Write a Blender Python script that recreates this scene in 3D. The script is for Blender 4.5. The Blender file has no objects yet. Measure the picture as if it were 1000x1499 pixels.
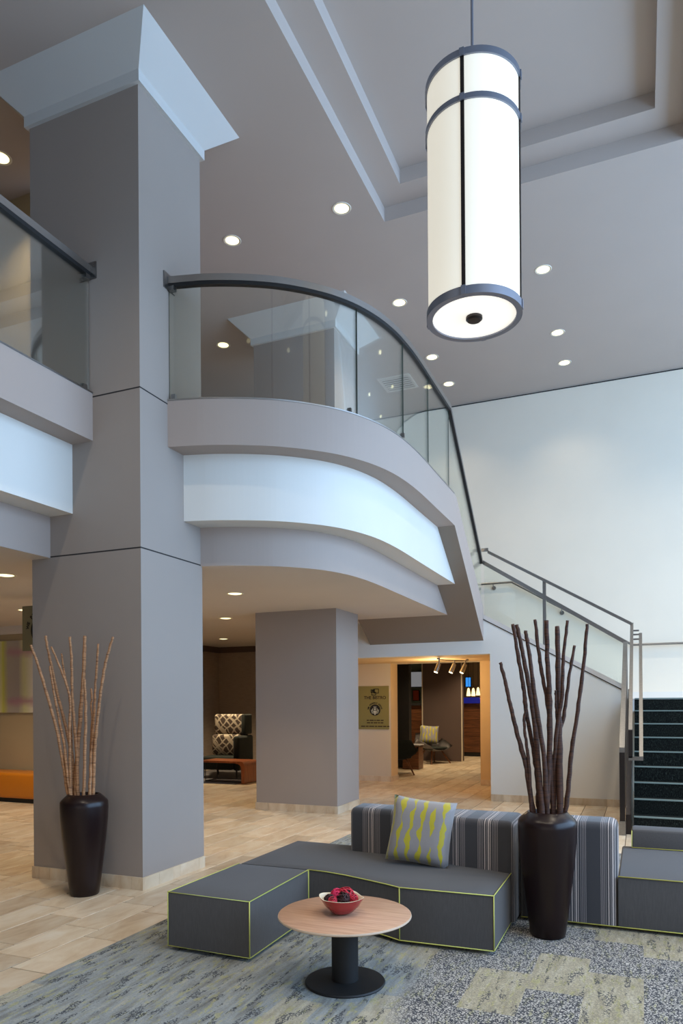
import bpy, bmesh, math, random
from mathutils import Vector, Matrix
random.seed(7)
S = bpy.context.scene
COL = S.collection
# ------------------------------------------------------------------ camera
F, YAW, PITCH, ROLL, V0, H = 1052.17, 0.395687, 0.00226, -0.006746, 1023.4, 1.65
def cam_axes():
    c, s = math.cos(YAW), math.sin(YAW)
    r = Vector((c, s, 0)); f = Vector((-s, c, 0)); u = Vector((0, 0, 1))
    f2 = f*math.cos(PITCH)+u*math.sin(PITCH); u2 = u*math.cos(PITCH)-f*math.sin(PITCH)
    r3 = r*math.cos(ROLL)+u2*math.sin(ROLL); u3 = u2*math.cos(ROLL)-r*math.sin(ROLL)
    return r3, u3, f2
CR, CU, CF = cam_axes()
cd = bpy.data.cameras.new('camera'); cam = bpy.data.objects.new('camera', cd); COL.objects.link(cam)
m3 = Matrix((CR, CU, -CF)).transposed()
cam.matrix_world = Matrix.Translation((0, 0, H)) @ m3.to_4x4()
cd.sensor_fit = 'HORIZONTAL'; cd.sensor_width = 36; cd.lens = F/1000*36; cd.shift_y = (V0-749.5)/1000
cd.clip_start = 0.05; cd.clip_end = 200
S.camera = cam
def W(u, v, x=None, y=None, z=None):
    """measured photo point -> place on a known plane of the building"""
    d = CR*((u-500)/F) - CU*((v-V0)/F) + CF
    o = Vector((0, 0, H))
    t = (x/d.x) if x is not None else (y/d.y) if y is not None else ((z-H)/d.z)
    return o+d*t
def PX(p):
    q = Vector(p)-Vector((0, 0, H)); w = q.dot(CF)
    return 500+F*q.dot(CR)/w, V0-F*q.dot(CU)/w, w
# ------------------------------------------------------------------ world, daylight, exposure
wd = bpy.data.worlds.new('world'); S.world = wd; wd.use_nodes = True
bg = wd.node_tree.nodes['Background']; bg.inputs[0].default_value = (0.50, 0.68, 1.0, 1); bg.inputs[1].default_value = 0.15
def area(name, loc, rot, sx, sy, col, e):
    l = bpy.data.lights.new(name, 'AREA'); l.shape = 'RECTANGLE'; l.size = sx; l.size_y = sy; l.color = col; l.energy = e
    o = bpy.data.objects.new(name, l); o.location = loc; o.rotation_euler = rot; COL.objects.link(o); return o
# daylight entering through the tall window wall on the right, and the entrance windows behind the camera
area('window_daylight', (5.7, 5.6, 4.3), (0, math.radians(90), 0), 5.6, 14.4, (0.43, 0.67, 1.0), 1480)
area('entrance_daylight', (0.6, -3.7, 1.9), (math.radians(90), 0, 0), 8.0, 3.4, (1.0, 0.90, 0.78), 60)
S.view_settings.view_transform = 'Standard'; S.view_settings.look = 'None'
S.view_settings.exposure = 0.0; S.view_settings.gamma = 1.0; S.view_settings.use_curve_mapping = False
# ------------------------------------------------------------------ materials
def srgb(r, g, b):
    f = lambda c: (c/12.92 if c <= 0.04045 else ((c+0.055)/1.055)**2.4)
    return (f(r/255), f(g/255), f(b/255), 1)
class NT:
    def __init__(s, name):
        s.m = bpy.data.materials.new(name); s.m.use_nodes = True
        s.t = s.m.node_tree; s.t.nodes.clear()
        s.out = s.n('ShaderNodeOutputMaterial')
    def n(s, typ, **kw):
        nd = s.t.nodes.new(typ)
        for k, v in kw.items(): setattr(nd, k, v)
        return nd
    def l(s, a, b): s.t.links.new(a, b)
    def pos(s): return s.n('ShaderNodeNewGeometry').outputs['Position']
    def obj(s): return s.n('ShaderNodeTexCoord').outputs['Object']
    def math(s, op, a, b=None):
        nd = s.n('ShaderNodeMath', operation=op)
        for i, v in enumerate((a, b)):
            if v is None: continue
            if isinstance(v, (int, float)): nd.inputs[i].default_value = v
            else: s.l(v, nd.inputs[i])
        return nd.outputs[0]
    def mapping(s, vec, scale=(1, 1, 1), rot=(0, 0, 0), loc=(0, 0, 0)):
        nd = s.n('ShaderNodeMapping'); s.l(vec, nd.inputs['Vector'])
        nd.inputs['Scale'].default_value = scale; nd.inputs['Rotation'].default_value = rot; nd.inputs['Location'].default_value = loc
        return nd.outputs[0]
    def noise(s, vec, scale, detail=3, rough=0.5, dist=0):
        nd = s.n('ShaderNodeTexNoise'); s.l(vec, nd.inputs['Vector'])
        nd.inputs['Scale'].default_value = scale; nd.inputs['Detail'].default_value = detail
        nd.inputs['Roughness'].default_value = rough; nd.inputs['Distortion'].default_value = dist
        return nd.outputs['Fac']
    def ramp(s, fac, stops, interp='LINEAR'):
        nd = s.n('ShaderNodeValToRGB'); nd.color_ramp.interpolation = interp
        el = nd.color_ramp.elements
        while len(el) > 1: el.remove(el[-1])
        el[0].position = stops[0][0]; el[0].color = stops[0][1]
        for p, c in stops[1:]:
            e = el.new(p); e.color = c
        s.l(fac, nd.inputs[0]); return nd.outputs[0]
    def mix(s, fac, a, b, mode='MIX'):
        nd = s.n('ShaderNodeMix', data_type='RGBA', blend_type=mode)
        for v, k in ((fac, 0), (a, 6), (b, 7)):
            if isinstance(v, (int, float)): nd.inputs[k].default_value = v
            elif isinstance(v, tuple): nd.inputs[k].default_value = v
            else: s.l(v, nd.inputs[k])
        return nd.outputs[2]
    def bsdf(s, col, rough=0.6, metal=0.0, spec=0.5, bump=None, bs=0.2, bd=0.01, emit=None, es=0, sheen=0, coat=0):
        b = s.n('ShaderNodeBsdfPrincipled')
        for v, k in ((col, 'Base Color'), (rough, 'Roughness'), (metal, 'Metallic'), (spec, 'Specular IOR Level'), (sheen, 'Sheen Weight'), (coat, 'Coat Weight')):
            if isinstance(v, (int, float, tuple)): b.inputs[k].default_value = v
            else: s.l(v, b.inputs[k])
        if emit is not None:
            if isinstance(emit, tuple): b.inputs['Emission Color'].default_value = emit
            else: s.l(emit, b.inputs['Emission Color'])
            b.inputs['Emission Strength'].default_value = es
        if bump is not None:
            bn = s.n('ShaderNodeBump'); bn.inputs['Strength'].default_value = bs; bn.inputs['Distance'].default_value = bd
            s.l(bump, bn.inputs['Height']); s.l(bn.outputs[0], b.inputs['Normal'])
        s.l(b.outputs[0], s.out.inputs[0]); return s.m
def paint(name, rgb, rough=0.75, var=0.04):
    t = NT(name); p = t.pos()
    n = t.noise(p, 1.3, 4)
    c = srgb(*rgb); d = tuple(max(0, k*(1-var*2)) for k in c[:3])+(1,)
    col = t.mix(n, d, c)
    return t.bsdf(col, rough, bump=t.noise(p, 160, 2), bs=0.06, bd=0.002)
def plain(name, rgb, rough=0.5, metal=0, spec=0.5, emit=None, es=0, coat=0):
    t = NT(name); n = t.noise(t.obj(), 30, 2); c = srgb(*rgb)
    col = t.mix(n, tuple(k*0.94 for k in c[:3])+(1,), c)
    return t.bsdf(col, rough, metal, spec, emit=emit, es=es, coat=coat)
M = {}
M['pillar'] = paint('grey_wall_paint', (160, 148, 139))
M['taupe'] = paint('taupe_fascia_paint', (176, 160, 150))
M['white'] = paint('white_wall_paint', (232, 228, 220))
M['offwhite'] = paint('off_white_paint', (214, 206, 198))
M['ceiling'] = paint('ceiling_paint', (190, 178, 170))
M['cream'] = paint('cream_wall_paint', (218, 204, 182))
M['orangewall'] = paint('warm_cream_paint', (226, 196, 150))
M['tanwall'] = paint('tan_wall_paint', (178, 158, 124))
M['brownwall'] = paint('dark_brown_paint', (96, 78, 72))
M['backwall'] = paint('warm_white_paint', (240, 231, 214))
M['soffit'] = paint('shaded_grey_soffit_paint', (140, 126, 112))  # pillar grey with the shade under the upper flight put into the colour
M['capital'] = paint('pale_grey_capital_paint', (206, 205, 202))
M['nearblack'] = plain('near_black', (22, 20, 20), 0.6)
M['joint'] = plain('dark_joint', (42, 38, 38), 0.8)
def brushed():
    t = NT('brushed_steel'); n = t.noise(t.mapping(t.obj(), (3, 3, 90)), 12, 2)
    return t.bsdf(t.ramp(n, [(0.2, srgb(120, 119, 118)), (0.8, srgb(172, 170, 168))]), 0.28, 1.0)
M['steel'] = brushed()
M['steelrail'] = plain('satin_steel', (178, 174, 170), 0.36, 1.0)
M['steeldark'] = plain('dark_bronze_metal', (62, 56, 54), 0.35, 0.85)
M['ring'] = plain('gunmetal', (134, 138, 150), 0.42, 0.6)
def glass():
    t = NT('clear_green_glass'); fr = t.n('ShaderNodeFresnel'); fr.inputs[0].default_value = 1.5
    tr = t.n('ShaderNodeBsdfTransparent'); tr.inputs[0].default_value = (0.965, 0.985, 0.965, 1)
    gl = t.n('ShaderNodeBsdfGlossy'); gl.inputs['Roughness'].default_value = 0.0; gl.inputs[0].default_value = (1, 1, 1, 1)
    mx = t.n('ShaderNodeMixShader'); t.l(t.math('MULTIPLY', fr.outputs[0], 0.6), mx.inputs[0])
    t.l(tr.outputs[0], mx.inputs[1]); t.l(gl.outputs[0], mx.inputs[2]); t.l(mx.outputs[0], t.out.inputs[0]); return t.m
M['glass'] = glass()
M['glassedge'] = plain('green_glass_edge', (58, 74, 66), 0.2)
def tile_mat(name, sat=1.0):
    t = NT(name); p = t.pos(); sx = t.n('ShaderNodeSeparateXYZ'); t.l(p, sx.inputs[0])
    r = t.math('FLOOR', t.math('DIVIDE', t.math('SUBTRACT', -3.335, sx.outputs[0]), 0.315))
    nn = t.math('FLOOR', t.math('DIVIDE', t.math('SUBTRACT', t.math('SUBTRACT', sx.outputs[1], 3.345), t.math('MULTIPLY', r, 0.16)), 0.635))
    cb = t.n('ShaderNodeCombineXYZ'); t.l(r, cb.inputs[0]); t.l(nn, cb.inputs[1])
    wn = t.n('ShaderNodeTexWhiteNoise'); t.l(cb.outputs[0], wn.inputs['Vector'])
    off = t.n('ShaderNodeVectorMath', operation='MULTIPLY_ADD'); t.l(wn.outputs['Color'], off.inputs[0]); off.inputs[1].default_value = (9, 9, 9); t.l(p, off.inputs[2])
    v = t.noise(t.mapping(off.outputs[0], (2.6, 1.0, 1)), 2.4, 6, 0.62, 0.6)
    c = t.ramp(v, [(0.22, srgb(186, 158, 128)), (0.42, srgb(212, 188, 158)), (0.58, srgb(224, 206, 180)), (0.8, srgb(234, 222, 204))])
    tint = t.ramp(wn.outputs['Value'], [(0, (0.74, 0.71, 0.68, 1)), (0.5, (0.95, 0.94, 0.92, 1)), (1, (1.03, 1.0, 0.97, 1))])
    col = t.mix(1.0, c, tint, 'MULTIPLY')
    return t.bsdf(col, t.ramp(v, [(0, (0.42,)*3+(1,)), (1, (0.28,)*3+(1,))]), bump=t.noise(p, 45, 3), bs=0.05, bd=0.002)
M['tile'] = tile_mat('travertine_tile')
M['grout'] = plain('grout', (88, 72, 58), 0.9)
def carpet():
    t = NT('patchwork_carpet'); p = t.pos(); sx = t.n('ShaderNodeSeparateXYZ'); t.l(p, sx.inputs[0])
    X, Y = sx.outputs[0], sx.outputs[1]
    # patches: planks running along the room, each with its own yarn mix
    def cells(w, l, seed):
        r = t.math('FLOOR', t.math('DIVIDE', X, w)); q = t.math('FLOOR', t.math('ADD', t.math('DIVIDE', Y, l), t.math('MULTIPLY', r, 0.37)))
        cb = t.n('ShaderNodeCombineXYZ'); t.l(r, cb.inputs[0]); t.l(q, cb.inputs[1]); cb.inputs[2].default_value = seed
        wn = t.n('ShaderNodeTexWhiteNoise'); t.l(cb.outputs[0], wn.inputs['Vector']); return wn.outputs['Value']
    c1 = cells(0.31, 0.62, 1.0); c2 = cells(0.23, 0.9, 5.0)
    streak = t.noise(t.mapping(p, (6, 1.0, 1)), 3.2, 5, 0.65, 0.3)
    fine = t.noise(p, 120, 2, 0.7)
    blue = t.ramp(streak, [(0.25, srgb(96, 94, 88)), (0.42, srgb(134, 134, 128)), (0.55, srgb(150, 154, 152)), (0.68, srgb(172, 166, 148)), (0.8, srgb(182, 180, 168))])
    beige = t.ramp(streak, [(0.25, srgb(150, 138, 108)), (0.5, srgb(184, 172, 142)), (0.8, srgb(204, 194, 172))])
    pale = t.ramp(streak, [(0.25, srgb(174, 168, 156)), (0.8, srgb(214, 206, 196))])
    gx = t.math('ADD', t.math('MULTIPLY', t.math('ADD', X, 1.75), 0.9), t.math('MULTIPLY', t.math('SUBTRACT', t.noise(t.mapping(p, (1, .5, 1)), 1.4, 2), 0.5), 2.2))
    right = t.ramp(gx, [(0.3, (0, 0, 0, 1)), (0.7, (1, 1, 1, 1))])
    rt = t.mix(t.math('GREATER_THAN', c1, 0.55), beige, pale)
    base = t.mix(right, t.mix(t.math('MULTIPLY', t.math('GREATER_THAN', c2, 0.8), 0.7), blue, beige), rt)
    lime = t.noise(t.mapping(p, (9, 2.2, 1), loc=(4, 2, 0)), 3.0, 6, 0.75)
    base = t.mix(t.math('MULTIPLY', t.math('GREATER_THAN', lime, 0.56), 0.5), base, srgb(176, 170, 96))
    base = t.mix(t.ramp(fine, [(0.3, (0.0,)*3+(1,)), (0.7, (0.35,)*3+(1,))]), base, (0.02, 0.022, 0.025, 1))
    vo = t.n('ShaderNodeTexVoronoi', feature='DISTANCE_TO_EDGE'); vo.inputs['Scale'].default_value = 58
    dn = t.n('ShaderNodeTexNoise'); t.l(p, dn.inputs['Vector']); dn.inputs['Scale'].default_value = 50
    dv = t.n('ShaderNodeVectorMath', operation='MULTIPLY_ADD'); t.l(dn.outputs['Color'], dv.inputs[0]); dv.inputs[1].default_value = (0.02,)*3; t.l(p, dv.inputs[2])
    t.l(dv.outputs[0], vo.inputs['Vector'])
    net = t.math('LESS_THAN', vo.outputs[0], t.math('ADD', 0.05, t.math('MULTIPLY', t.noise(p, 22, 3), 0.16)))
    strip = t.math('GREATER_THAN', t.noise(t.mapping(p, (7, 1.6, 1), loc=(1, 7, 0)), 2.3, 4, 0.65), 0.565)
    pm = t.math('MULTIPLY', t.math('GREATER_THAN', c1, 0.52), right)
    msk = t.math('MAXIMUM', t.math('MULTIPLY', pm, 0.95), t.math('MAXIMUM', t.math('MULTIPLY', strip, 0.85), t.math('MULTIPLY', right, 0.3)))
    col = t.mix(t.math('MULTIPLY', net, msk), base, srgb(34, 34, 42))
    return t.bsdf(col, 0.95, spec=0.1, bump=fine, bs=0.5, bd=0.004, sheen=0.15)
M['carpet'] = carpet()
def fabric(name, rgb, k=0.75, scale=420):
    t = NT(name); p = t.obj(); c = srgb(*rgb)
    n = t.noise(p, scale, 2, 0.6); w = t.noise(t.mapping(p, (1, 1, 0.06)), 260, 2)
    col = t.mix(t.math('MULTIPLY', t.math('ADD', n, w), 0.5), tuple(x*k*0.6 for x in c[:3])+(1,), tuple(min(1, x*1.3) for x in c[:3])+(1,))
    return t.bsdf(col, 0.92, spec=0.15, bump=n, bs=0.25, bd=0.002, sheen=0.12)
M['sofa'] = fabric('charcoal_wool', (88, 86, 86))
M['lime'] = plain('lime_piping_cord', (204, 204, 104), 0.6)
M['greychair'] = fabric('grey_felt', (150, 144, 142))
M['darkfab'] = fabric('dark_green_leatherette', (46, 50, 46))
def striped():
    t = NT('striped_weave'); p = t.obj(); sx = t.n('ShaderNodeSeparateXYZ'); t.l(p, sx.inputs[0])
    wob = t.math('MULTIPLY', t.math('SUBTRACT', t.noise(p, 30, 2), 0.5), 0.002)
    f = t.math('FRACT', t.math('DIVIDE', t.math('ADD', t.math('ADD', sx.outputs[0], 10.0), wob), 0.25))
    dk = srgb(70, 69, 72); lt = srgb(196, 182, 176); md = srgb(146, 137, 136)
    st = [(0, dk)]
    for a, b, c in ((.08, .10, md), (.125, .145, md), (.17, .19, md), (.215, .235, md), (.28, .31, lt), (.345, .365, md), (.39, .43, lt), (.46, .48, lt), (.53, .55, md), (.575, .595, md), (.62, .64, md), (.665, .685, md)):
        st += [(a, c), (b, dk)]
    c = t.ramp(f, st, 'CONSTANT'); n = t.noise(p, 400, 2)
    col = t.mix(t.math('MULTIPLY', n, 0.35), c, (0.03, 0.03, 0.032, 1))
    return t.bsdf(col, 0.9, spec=0.15, bump=n, bs=0.25, bd=0.002, sheen=0.3)
M['striped'] = striped()
def pillow_mat():
    t = NT('grey_cushion_yellow_strokes'); p = t.obj(); sx = t.n('ShaderNodeSeparateXYZ'); t.l(p, sx.inputs[0])
    w = t.math('MULTIPLY', t.math('SUBTRACT', t.noise(t.mapping(p, (3, 1, 7)), 1.2, 2), 0.5), 0.10)
    f = t.math('FRACT', t.math('DIVIDE', t.math('ADD', t.math('ADD', sx.outputs[0], 5.02), w), 0.082))
    r = t.math('FLOOR', t.math('DIVIDE', t.math('ADD', t.math('ADD', sx.outputs[0], 5.02), w), 0.082))
    tri = t.math('ABSOLUTE', t.math('SUBTRACT', f, 0.5))
    cb = t.n('ShaderNodeCombineXYZ'); t.l(t.math('MULTIPLY', r, 3.7), cb.inputs[0]); t.l(sx.outputs[2], cb.inputs[2])
    wid = t.math('MULTIPLY', t.math('SUBTRACT', t.noise(cb.outputs[0], 7, 1), 0.33), 0.85)
    y = t.math('LESS_THAN', tri, wid)
    col = t.mix(y, srgb(146, 142, 142), srgb(184, 172, 44))
    return t.bsdf(col, 0.5, spec=0.4, bump=t.noise(p, 9, 2), bs=0.3, bd=0.01, sheen=0.3)
M['pillow'] = pillow_mat()
def wood(name, a, b, rough=0.4, sc=(1.2, 14, 14), coat=0.1):
    t = NT(name); p = t.obj(); n = t.noise(t.mapping(p, sc), 3, 5, 0.6, 0.5)
    return t.bsdf(t.ramp(n, [(0.3, srgb(*a)), (0.7, srgb(*b))]), rough, coat=coat)
M['beech'] = wood('beech_veneer', (176, 132, 104), (206, 164, 134), 0.35)
M['edge'] = plain('pale_table_edge', (206, 182, 158), 0.45)
M['walnut'] = wood('walnut_panel', (70, 40, 22), (124, 76, 44), 0.4, (1.0, 3, 14))
M['redwood'] = wood('reddish_wood', (132, 68, 36), (176, 100, 58), 0.3, (14, 14, 1))
M['vase'] = plain('glazed_dark_brown', (30, 15, 14), 0.3, 0, 0.35)
def stick_mat(name, a, b):
    t = NT(name); p = t.pos(); n = t.noise(t.mapping(p, (4, 4, 60)), 2.5, 3, 0.7)
    return t.bsdf(t.ramp(n, [(0.32, srgb(*a)), (0.55, srgb(*b)), (0.75, tuple(min(1, k*1.25) for k in srgb(*b)[:3])+(1,))]), 0.75, bump=n, bs=0.5, bd=0.004)
M['stick_l'] = stick_mat('light_bamboo_bark', (92, 54, 30), (180, 130, 88))
M['stick_d'] = stick_mat('dark_branch_bark', (22, 13, 10), (78, 46, 30))
M['redglaze'] = plain('red_glaze', (150, 22, 34), 0.25, coat=0.4)
M['creamglaze'] = plain('cream_glaze', (232, 218, 190), 0.35)
M['rattan_r'] = plain('red_rattan', (184, 24, 50), 0.6)
M['rattan_p'] = plain('pink_petals', (206, 36, 84), 0.7)
M['rattan_k'] = plain('dark_plum_pod', (52, 24, 28), 0.7)
M['shade'] = plain('pendant_diffuser', (236, 232, 216), 0.5, emit=(1.0, 0.93, 0.78, 1), es=0.55)
M['shade_b'] = plain('pendant_bottom_diffuser', (240, 238, 230), 0.5, emit=(1.0, 0.95, 0.86, 1), es=0.74)
M['lens'] = plain('lamp_lens', (255, 250, 230), 0.4, emit=(1.0, 0.86, 0.46, 1), es=2.1)
M['trimring'] = plain('white_lamp_trim', (228, 222, 206), 0.4)
def stair_carpet():
    t = NT('dark_stair_carpet'); p = t.pos(); n = t.noise(t.mapping(p, (1, 1, .4)), 110, 3, 0.7)
    return t.bsdf(t.ramp(n, [(0.42, srgb(16, 17, 16)), (0.60, srgb(36, 40, 36)), (0.74, srgb(72, 78, 70))]), 0.95, spec=0.1)
M['stair'] = stair_carpet()
M['nosing'] = plain('grey_stair_nosing', (120, 134, 128), 0.6)
M['orange'] = plain('orange_leather', (196, 116, 16), 0.35, coat=0.1)
def lattice():
    t = NT('lattice_upholstery'); p = t.obj(); sx = t.n('ShaderNodeSeparateXYZ'); t.l(p, sx.inputs[0])
    w = t.math('MULTIPLY', t.noise(p, 6, 1), 0.09)
    def band(a, b, f, wd):
        q = t.math('ADD', t.math('ADD', t.math('MULTIPLY', sx.outputs[0], a), t.math('MULTIPLY', sx.outputs[2], b)), t.math('ADD', w, 3))
        return t.math('LESS_THAN', t.math('FRACT', t.math('MULTIPLY', q, f)), wd)
    m = t.math('MAXIMUM', t.math('MAXIMUM', band(.75, .66, 8.5, .22), band(-.7, .72, 7.3, .22)), t.math('MULTIPLY', band(.75, .66, 3.1, .18), 0.9))
    return t.bsdf(t.mix(m, srgb(78, 64, 56), srgb(190, 176, 154)), 0.9)
M['lattice'] = lattice()
def wallpaper():
    t = NT('grasscloth_wallpaper'); n = t.noise(t.mapping(t.pos(), (1, 1, 22)), 5, 4, 0.7)
    return t.bsdf(t.ramp(n, [(0.3, srgb(146, 132, 118)), (0.7, srgb(178, 162, 146))]), 0.85)
M['paper'] = wallpaper()
def painting_mat():
    t = NT('abstract_canvas'); p = t.obj(); sx = t.n('ShaderNodeSeparateXYZ'); t.l(p, sx.inputs[0])
    n = t.noise(t.mapping(p, (4, 1, .6)), 2.5, 4)
    a = t.ramp(t.math('ADD', t.math('ADD', sx.outputs[0], 0.55), t.math('MULTIPLY', n, 0.10)), [(0.16, srgb(232, 220, 202)), (0.30, srgb(204, 202, 92)), (0.42, srgb(176, 164, 150)), (0.66, srgb(168, 156, 146)), (0.80, srgb(206, 202, 150)), (1.0, srgb(230, 220, 204))])
    b = t.ramp(t.math('ADD', t.math('ABSOLUTE', t.math('SUBTRACT', t.math('ABSOLUTE', sx.outputs[2]), 0.43)), t.math('MULTIPLY', t.noise(p, 5, 3), 0.12)), [(0.06, (1, 1, 1, 1)), (0.17, (0, 0, 0, 1))])
    g = t.ramp(t.math('ABSOLUTE', t.math('SUBTRACT', sx.outputs[0], 0.15)), [(0.28, (1, 1, 1, 1)), (0.42, (0, 0, 0, 1))])
    c = t.mix(t.math('MULTIPLY', t.math('MULTIPLY', b, g), 0.8), a, srgb(176, 128, 140))
    return t.bsdf(c, 0.8)
M['painting'] = painting_mat()
M['sign'] = plain('olive_sign_panel', (142, 132, 76), 0.5)
M['signgrey'] = plain('grey_green_sign_panel', (128, 124, 98), 0.5)
M['ink'] = plain('sign_ink_black', (24, 24, 22), 0.7)
M['inkbrown'] = plain('sign_ink_brown', (62, 46, 30), 0.7)
M['inkwhite'] = plain('sign_ink_white', (214, 216, 200), 0.7)
M['rug'] = fabric('grey_rug', (120, 116, 118), scale=120)
M['screen'] = plain('tv_screen', (20, 60, 130), 0.3, emit=(0.05, 0.35, 1.0, 1), es=0.9)
M['menu'] = plain('lit_menu_board', (150, 150, 150), 0.3, emit=(0.6, 0.62, 0.66, 1), es=0.25)
M['redart'] = plain('red_orange_print', (170, 66, 34), 0.5)
M['bluetop'] = plain('blue_counter_band', (16, 22, 92), 0.4, emit=(0.02, 0.03, 0.5, 1), es=0.25)
M['warmglass'] = plain('glowing_glass_shade', (255, 220, 150), 0.3, emit=(1.0, 0.72, 0.32, 1), es=2.2)
M['bulb'] = plain('spot_bulb', (255, 230, 180), 0.3, emit=(1.0, 0.82, 0.5, 1), es=6)
M['greenwall'] = paint('teal_grey_paint', (110, 128, 120))
# ------------------------------------------------------------------ mesh helpers
def new(): return bmesh.new()
def bx(bm, x0, x1, y0, y1, z0, z1):
    v = [bm.verts.new(p) for p in ((x0,y0,z0),(x1,y0,z0),(x1,y1,z0),(x0,y1,z0),(x0,y0,z1),(x1,y0,z1),(x1,y1,z1),(x0,y1,z1))]
    for f in ((0,3,2,1),(4,5,6,7),(0,1,5,4),(1,2,6,5),(2,3,7,6),(3,0,4,7)): bm.faces.new([v[i] for i in f])
    return bm
def prism(bm, pts, a0, a1, axis='z'):
    def mk(p, a): return {'z': (p[0], p[1], a), 'y': (p[0], a, p[1]), 'x': (a, p[0], p[1])}[axis]
    A = [bm.verts.new(mk(p, a0)) for p in pts]; B = [bm.verts.new(mk(p, a1)) for p in pts]
    n = len(pts)
    f0 = bm.faces.new(A); f1 = bm.faces.new(B)
    for i in range(n): bm.faces.new((A[i], A[(i+1) % n], B[(i+1) % n], B[i]))
    bmesh.ops.recalc_face_normals(bm, faces=bm.faces)
    return bm
def hull8(bm, lo, hi):
    """two quads of 3D points joined"""
    A = [bm.verts.new(p) for p in lo]; B = [bm.verts.new(p) for p in hi]
    bm.faces.new(A); bm.faces.new(B)
    for i in range(len(A)): bm.faces.new((A[i], A[(i+1) % len(A)], B[(i+1) % len(A)], B[i]))
    bmesh.ops.recalc_face_normals(bm, faces=bm.faces); return bm
def lathe(bm, prof, n=40, cx=0, cy=0, sq=None):
    rings = []
    for r, z in prof:
        if r < 1e-5: rings.append([bm.verts.new((cx, cy, z))]); continue
        ring = []
        for i in range(n):
            a = 2*math.pi*i/n; k = 1.0
            if sq: k = (abs(math.cos(a))**sq+abs(math.sin(a))**sq)**(-1/sq)
            ring.append(bm.verts.new((cx+r*k*math.cos(a), cy+r*k*math.sin(a), z)))
        rings.append(ring)
    for a, b in zip(rings, rings[1:]):
        for i in range(n):
            j = (i+1) % n
            if len(a) == 1 and len(b) == 1: break
            if len(a) == 1: bm.faces.new((a[0], b[i], b[j]))
            elif len(b) == 1: bm.faces.new((a[i], a[j], b[0]))
            else: bm.faces.new((a[i], a[j], b[j], b[i]))
    bmesh.ops.recalc_face_normals(bm, faces=bm.faces)
    return bm
def tube(bm, pts, r, n=8, closed=False):
    pts = [Vector(p) for p in pts]; m = len(pts); rings = []
    rr = r if isinstance(r, (list, tuple)) else [r]*m
    prev = None
    for i, p in enumerate(pts):
        if closed: d = pts[(i+1) % m]-pts[i-1]
        else: d = pts[min(i+1, m-1)]-pts[max(i-1, 0)]
        d.normalize()
        if prev is None:
            up = Vector((0, 0, 1)) if abs(d.z) < 0.9 else Vector((1, 0, 0)); a = d.cross(up).normalized()
        else: a = (prev-d*prev.dot(d)).normalized()
        prev = a; b = d.cross(a)
        rings.append([bm.verts.new(p+(a*math.cos(2*math.pi*k/n)+b*math.sin(2*math.pi*k/n))*rr[i]) for k in range(n)])
    for i in range(m if closed else m-1):
        A, B = rings[i], rings[(i+1) % m]
        for k in range(n): bm.faces.new((A[k], A[(k+1) % n], B[(k+1) % n], B[k]))
    if not closed: bm.faces.new(rings[0]); bm.faces.new(rings[-1])
    bmesh.ops.recalc_face_normals(bm, faces=bm.faces)
    return bm
def sweep(bm, pts, w0, w1, h0, h1):
    """rectangular bar along a path: w across (left of travel is +), h vertical"""
    pts = [Vector(p) for p in pts]; R = []
    for i, p in enumerate(pts):
        d = pts[min(i+1, len(pts)-1)]-pts[max(i-1, 0)]; d.z = 0
        if d.length < 1e-6: d = Vector((0, 1, 0))
        d.normalize(); s = Vector((-d.y, d.x, 0))
        R.append([bm.verts.new(p+s*w+Vector((0, 0, h))) for w, h in ((w0, h0), (w1, h0), (w1, h1), (w0, h1))])
    for A, B in zip(R, R[1:]):
        for k in range(4): bm.faces.new((A[k], A[(k+1) % 4], B[(k+1) % 4], B[k]))
    bm.faces.new(R[0]); bm.faces.new(R[-1])
    bmesh.ops.recalc_face_normals(bm, faces=bm.faces); return bm
def bevel(bm, w, seg=3, sel=None):
    es = [e for e in bm.edges if (sel(e) if sel else True)]
    bmesh.ops.bevel(bm, geom=es, offset=w, segments=seg, profile=0.5, affect='EDGES'); return bm
def obj(name, bm, mat, parent=None, world=True, smooth=False, kind=None):
    """link ONE mesh object; world=True: coordinates are world ones, moved into the parent's frame"""
    if parent is not None and world:
        bmesh.ops.transform(bm, matrix=parent_matrix(parent).inverted(), verts=bm.verts)
    me = bpy.data.meshes.new(name); bm.to_mesh(me); bm.free()
    for x in (mat if isinstance(mat, (list, tuple)) else [mat]): me.materials.append(M[x])
    if smooth:
        for p in me.polygons: p.use_smooth = True
        if smooth != 'all': me.set_sharp_from_angle(angle=math.radians(38))
    o = bpy.data.objects.new(name, me); COL.objects.link(o)
    if parent is not None: o.parent = parent
    if kind: o['kind'] = kind
    return o
def parent_matrix(p):
    m = Matrix.LocRotScale(p.location, p.rotation_euler, p.scale)
    return (parent_matrix(p.parent) @ m) if p.parent else m
def thing(name, label, cat, loc=(0, 0, 0), rotz=0, group=None):
    o = bpy.data.objects.new(name, None); COL.objects.link(o); o.empty_display_size = 0.1
    o.location = loc; o.rotation_euler = (0, 0, rotz); o['label'] = label; o['category'] = cat
    if group: o['group'] = group
    return o
def tag(o, label, cat, group=None):
    o['label'] = label; o['category'] = cat
    if group: o['group'] = group
    return o
def copy_tree(o, parent=None):
    c = o.copy(); COL.objects.link(c); c.parent = parent
    for ch in o.children: copy_tree(ch, c)
    return c
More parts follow.
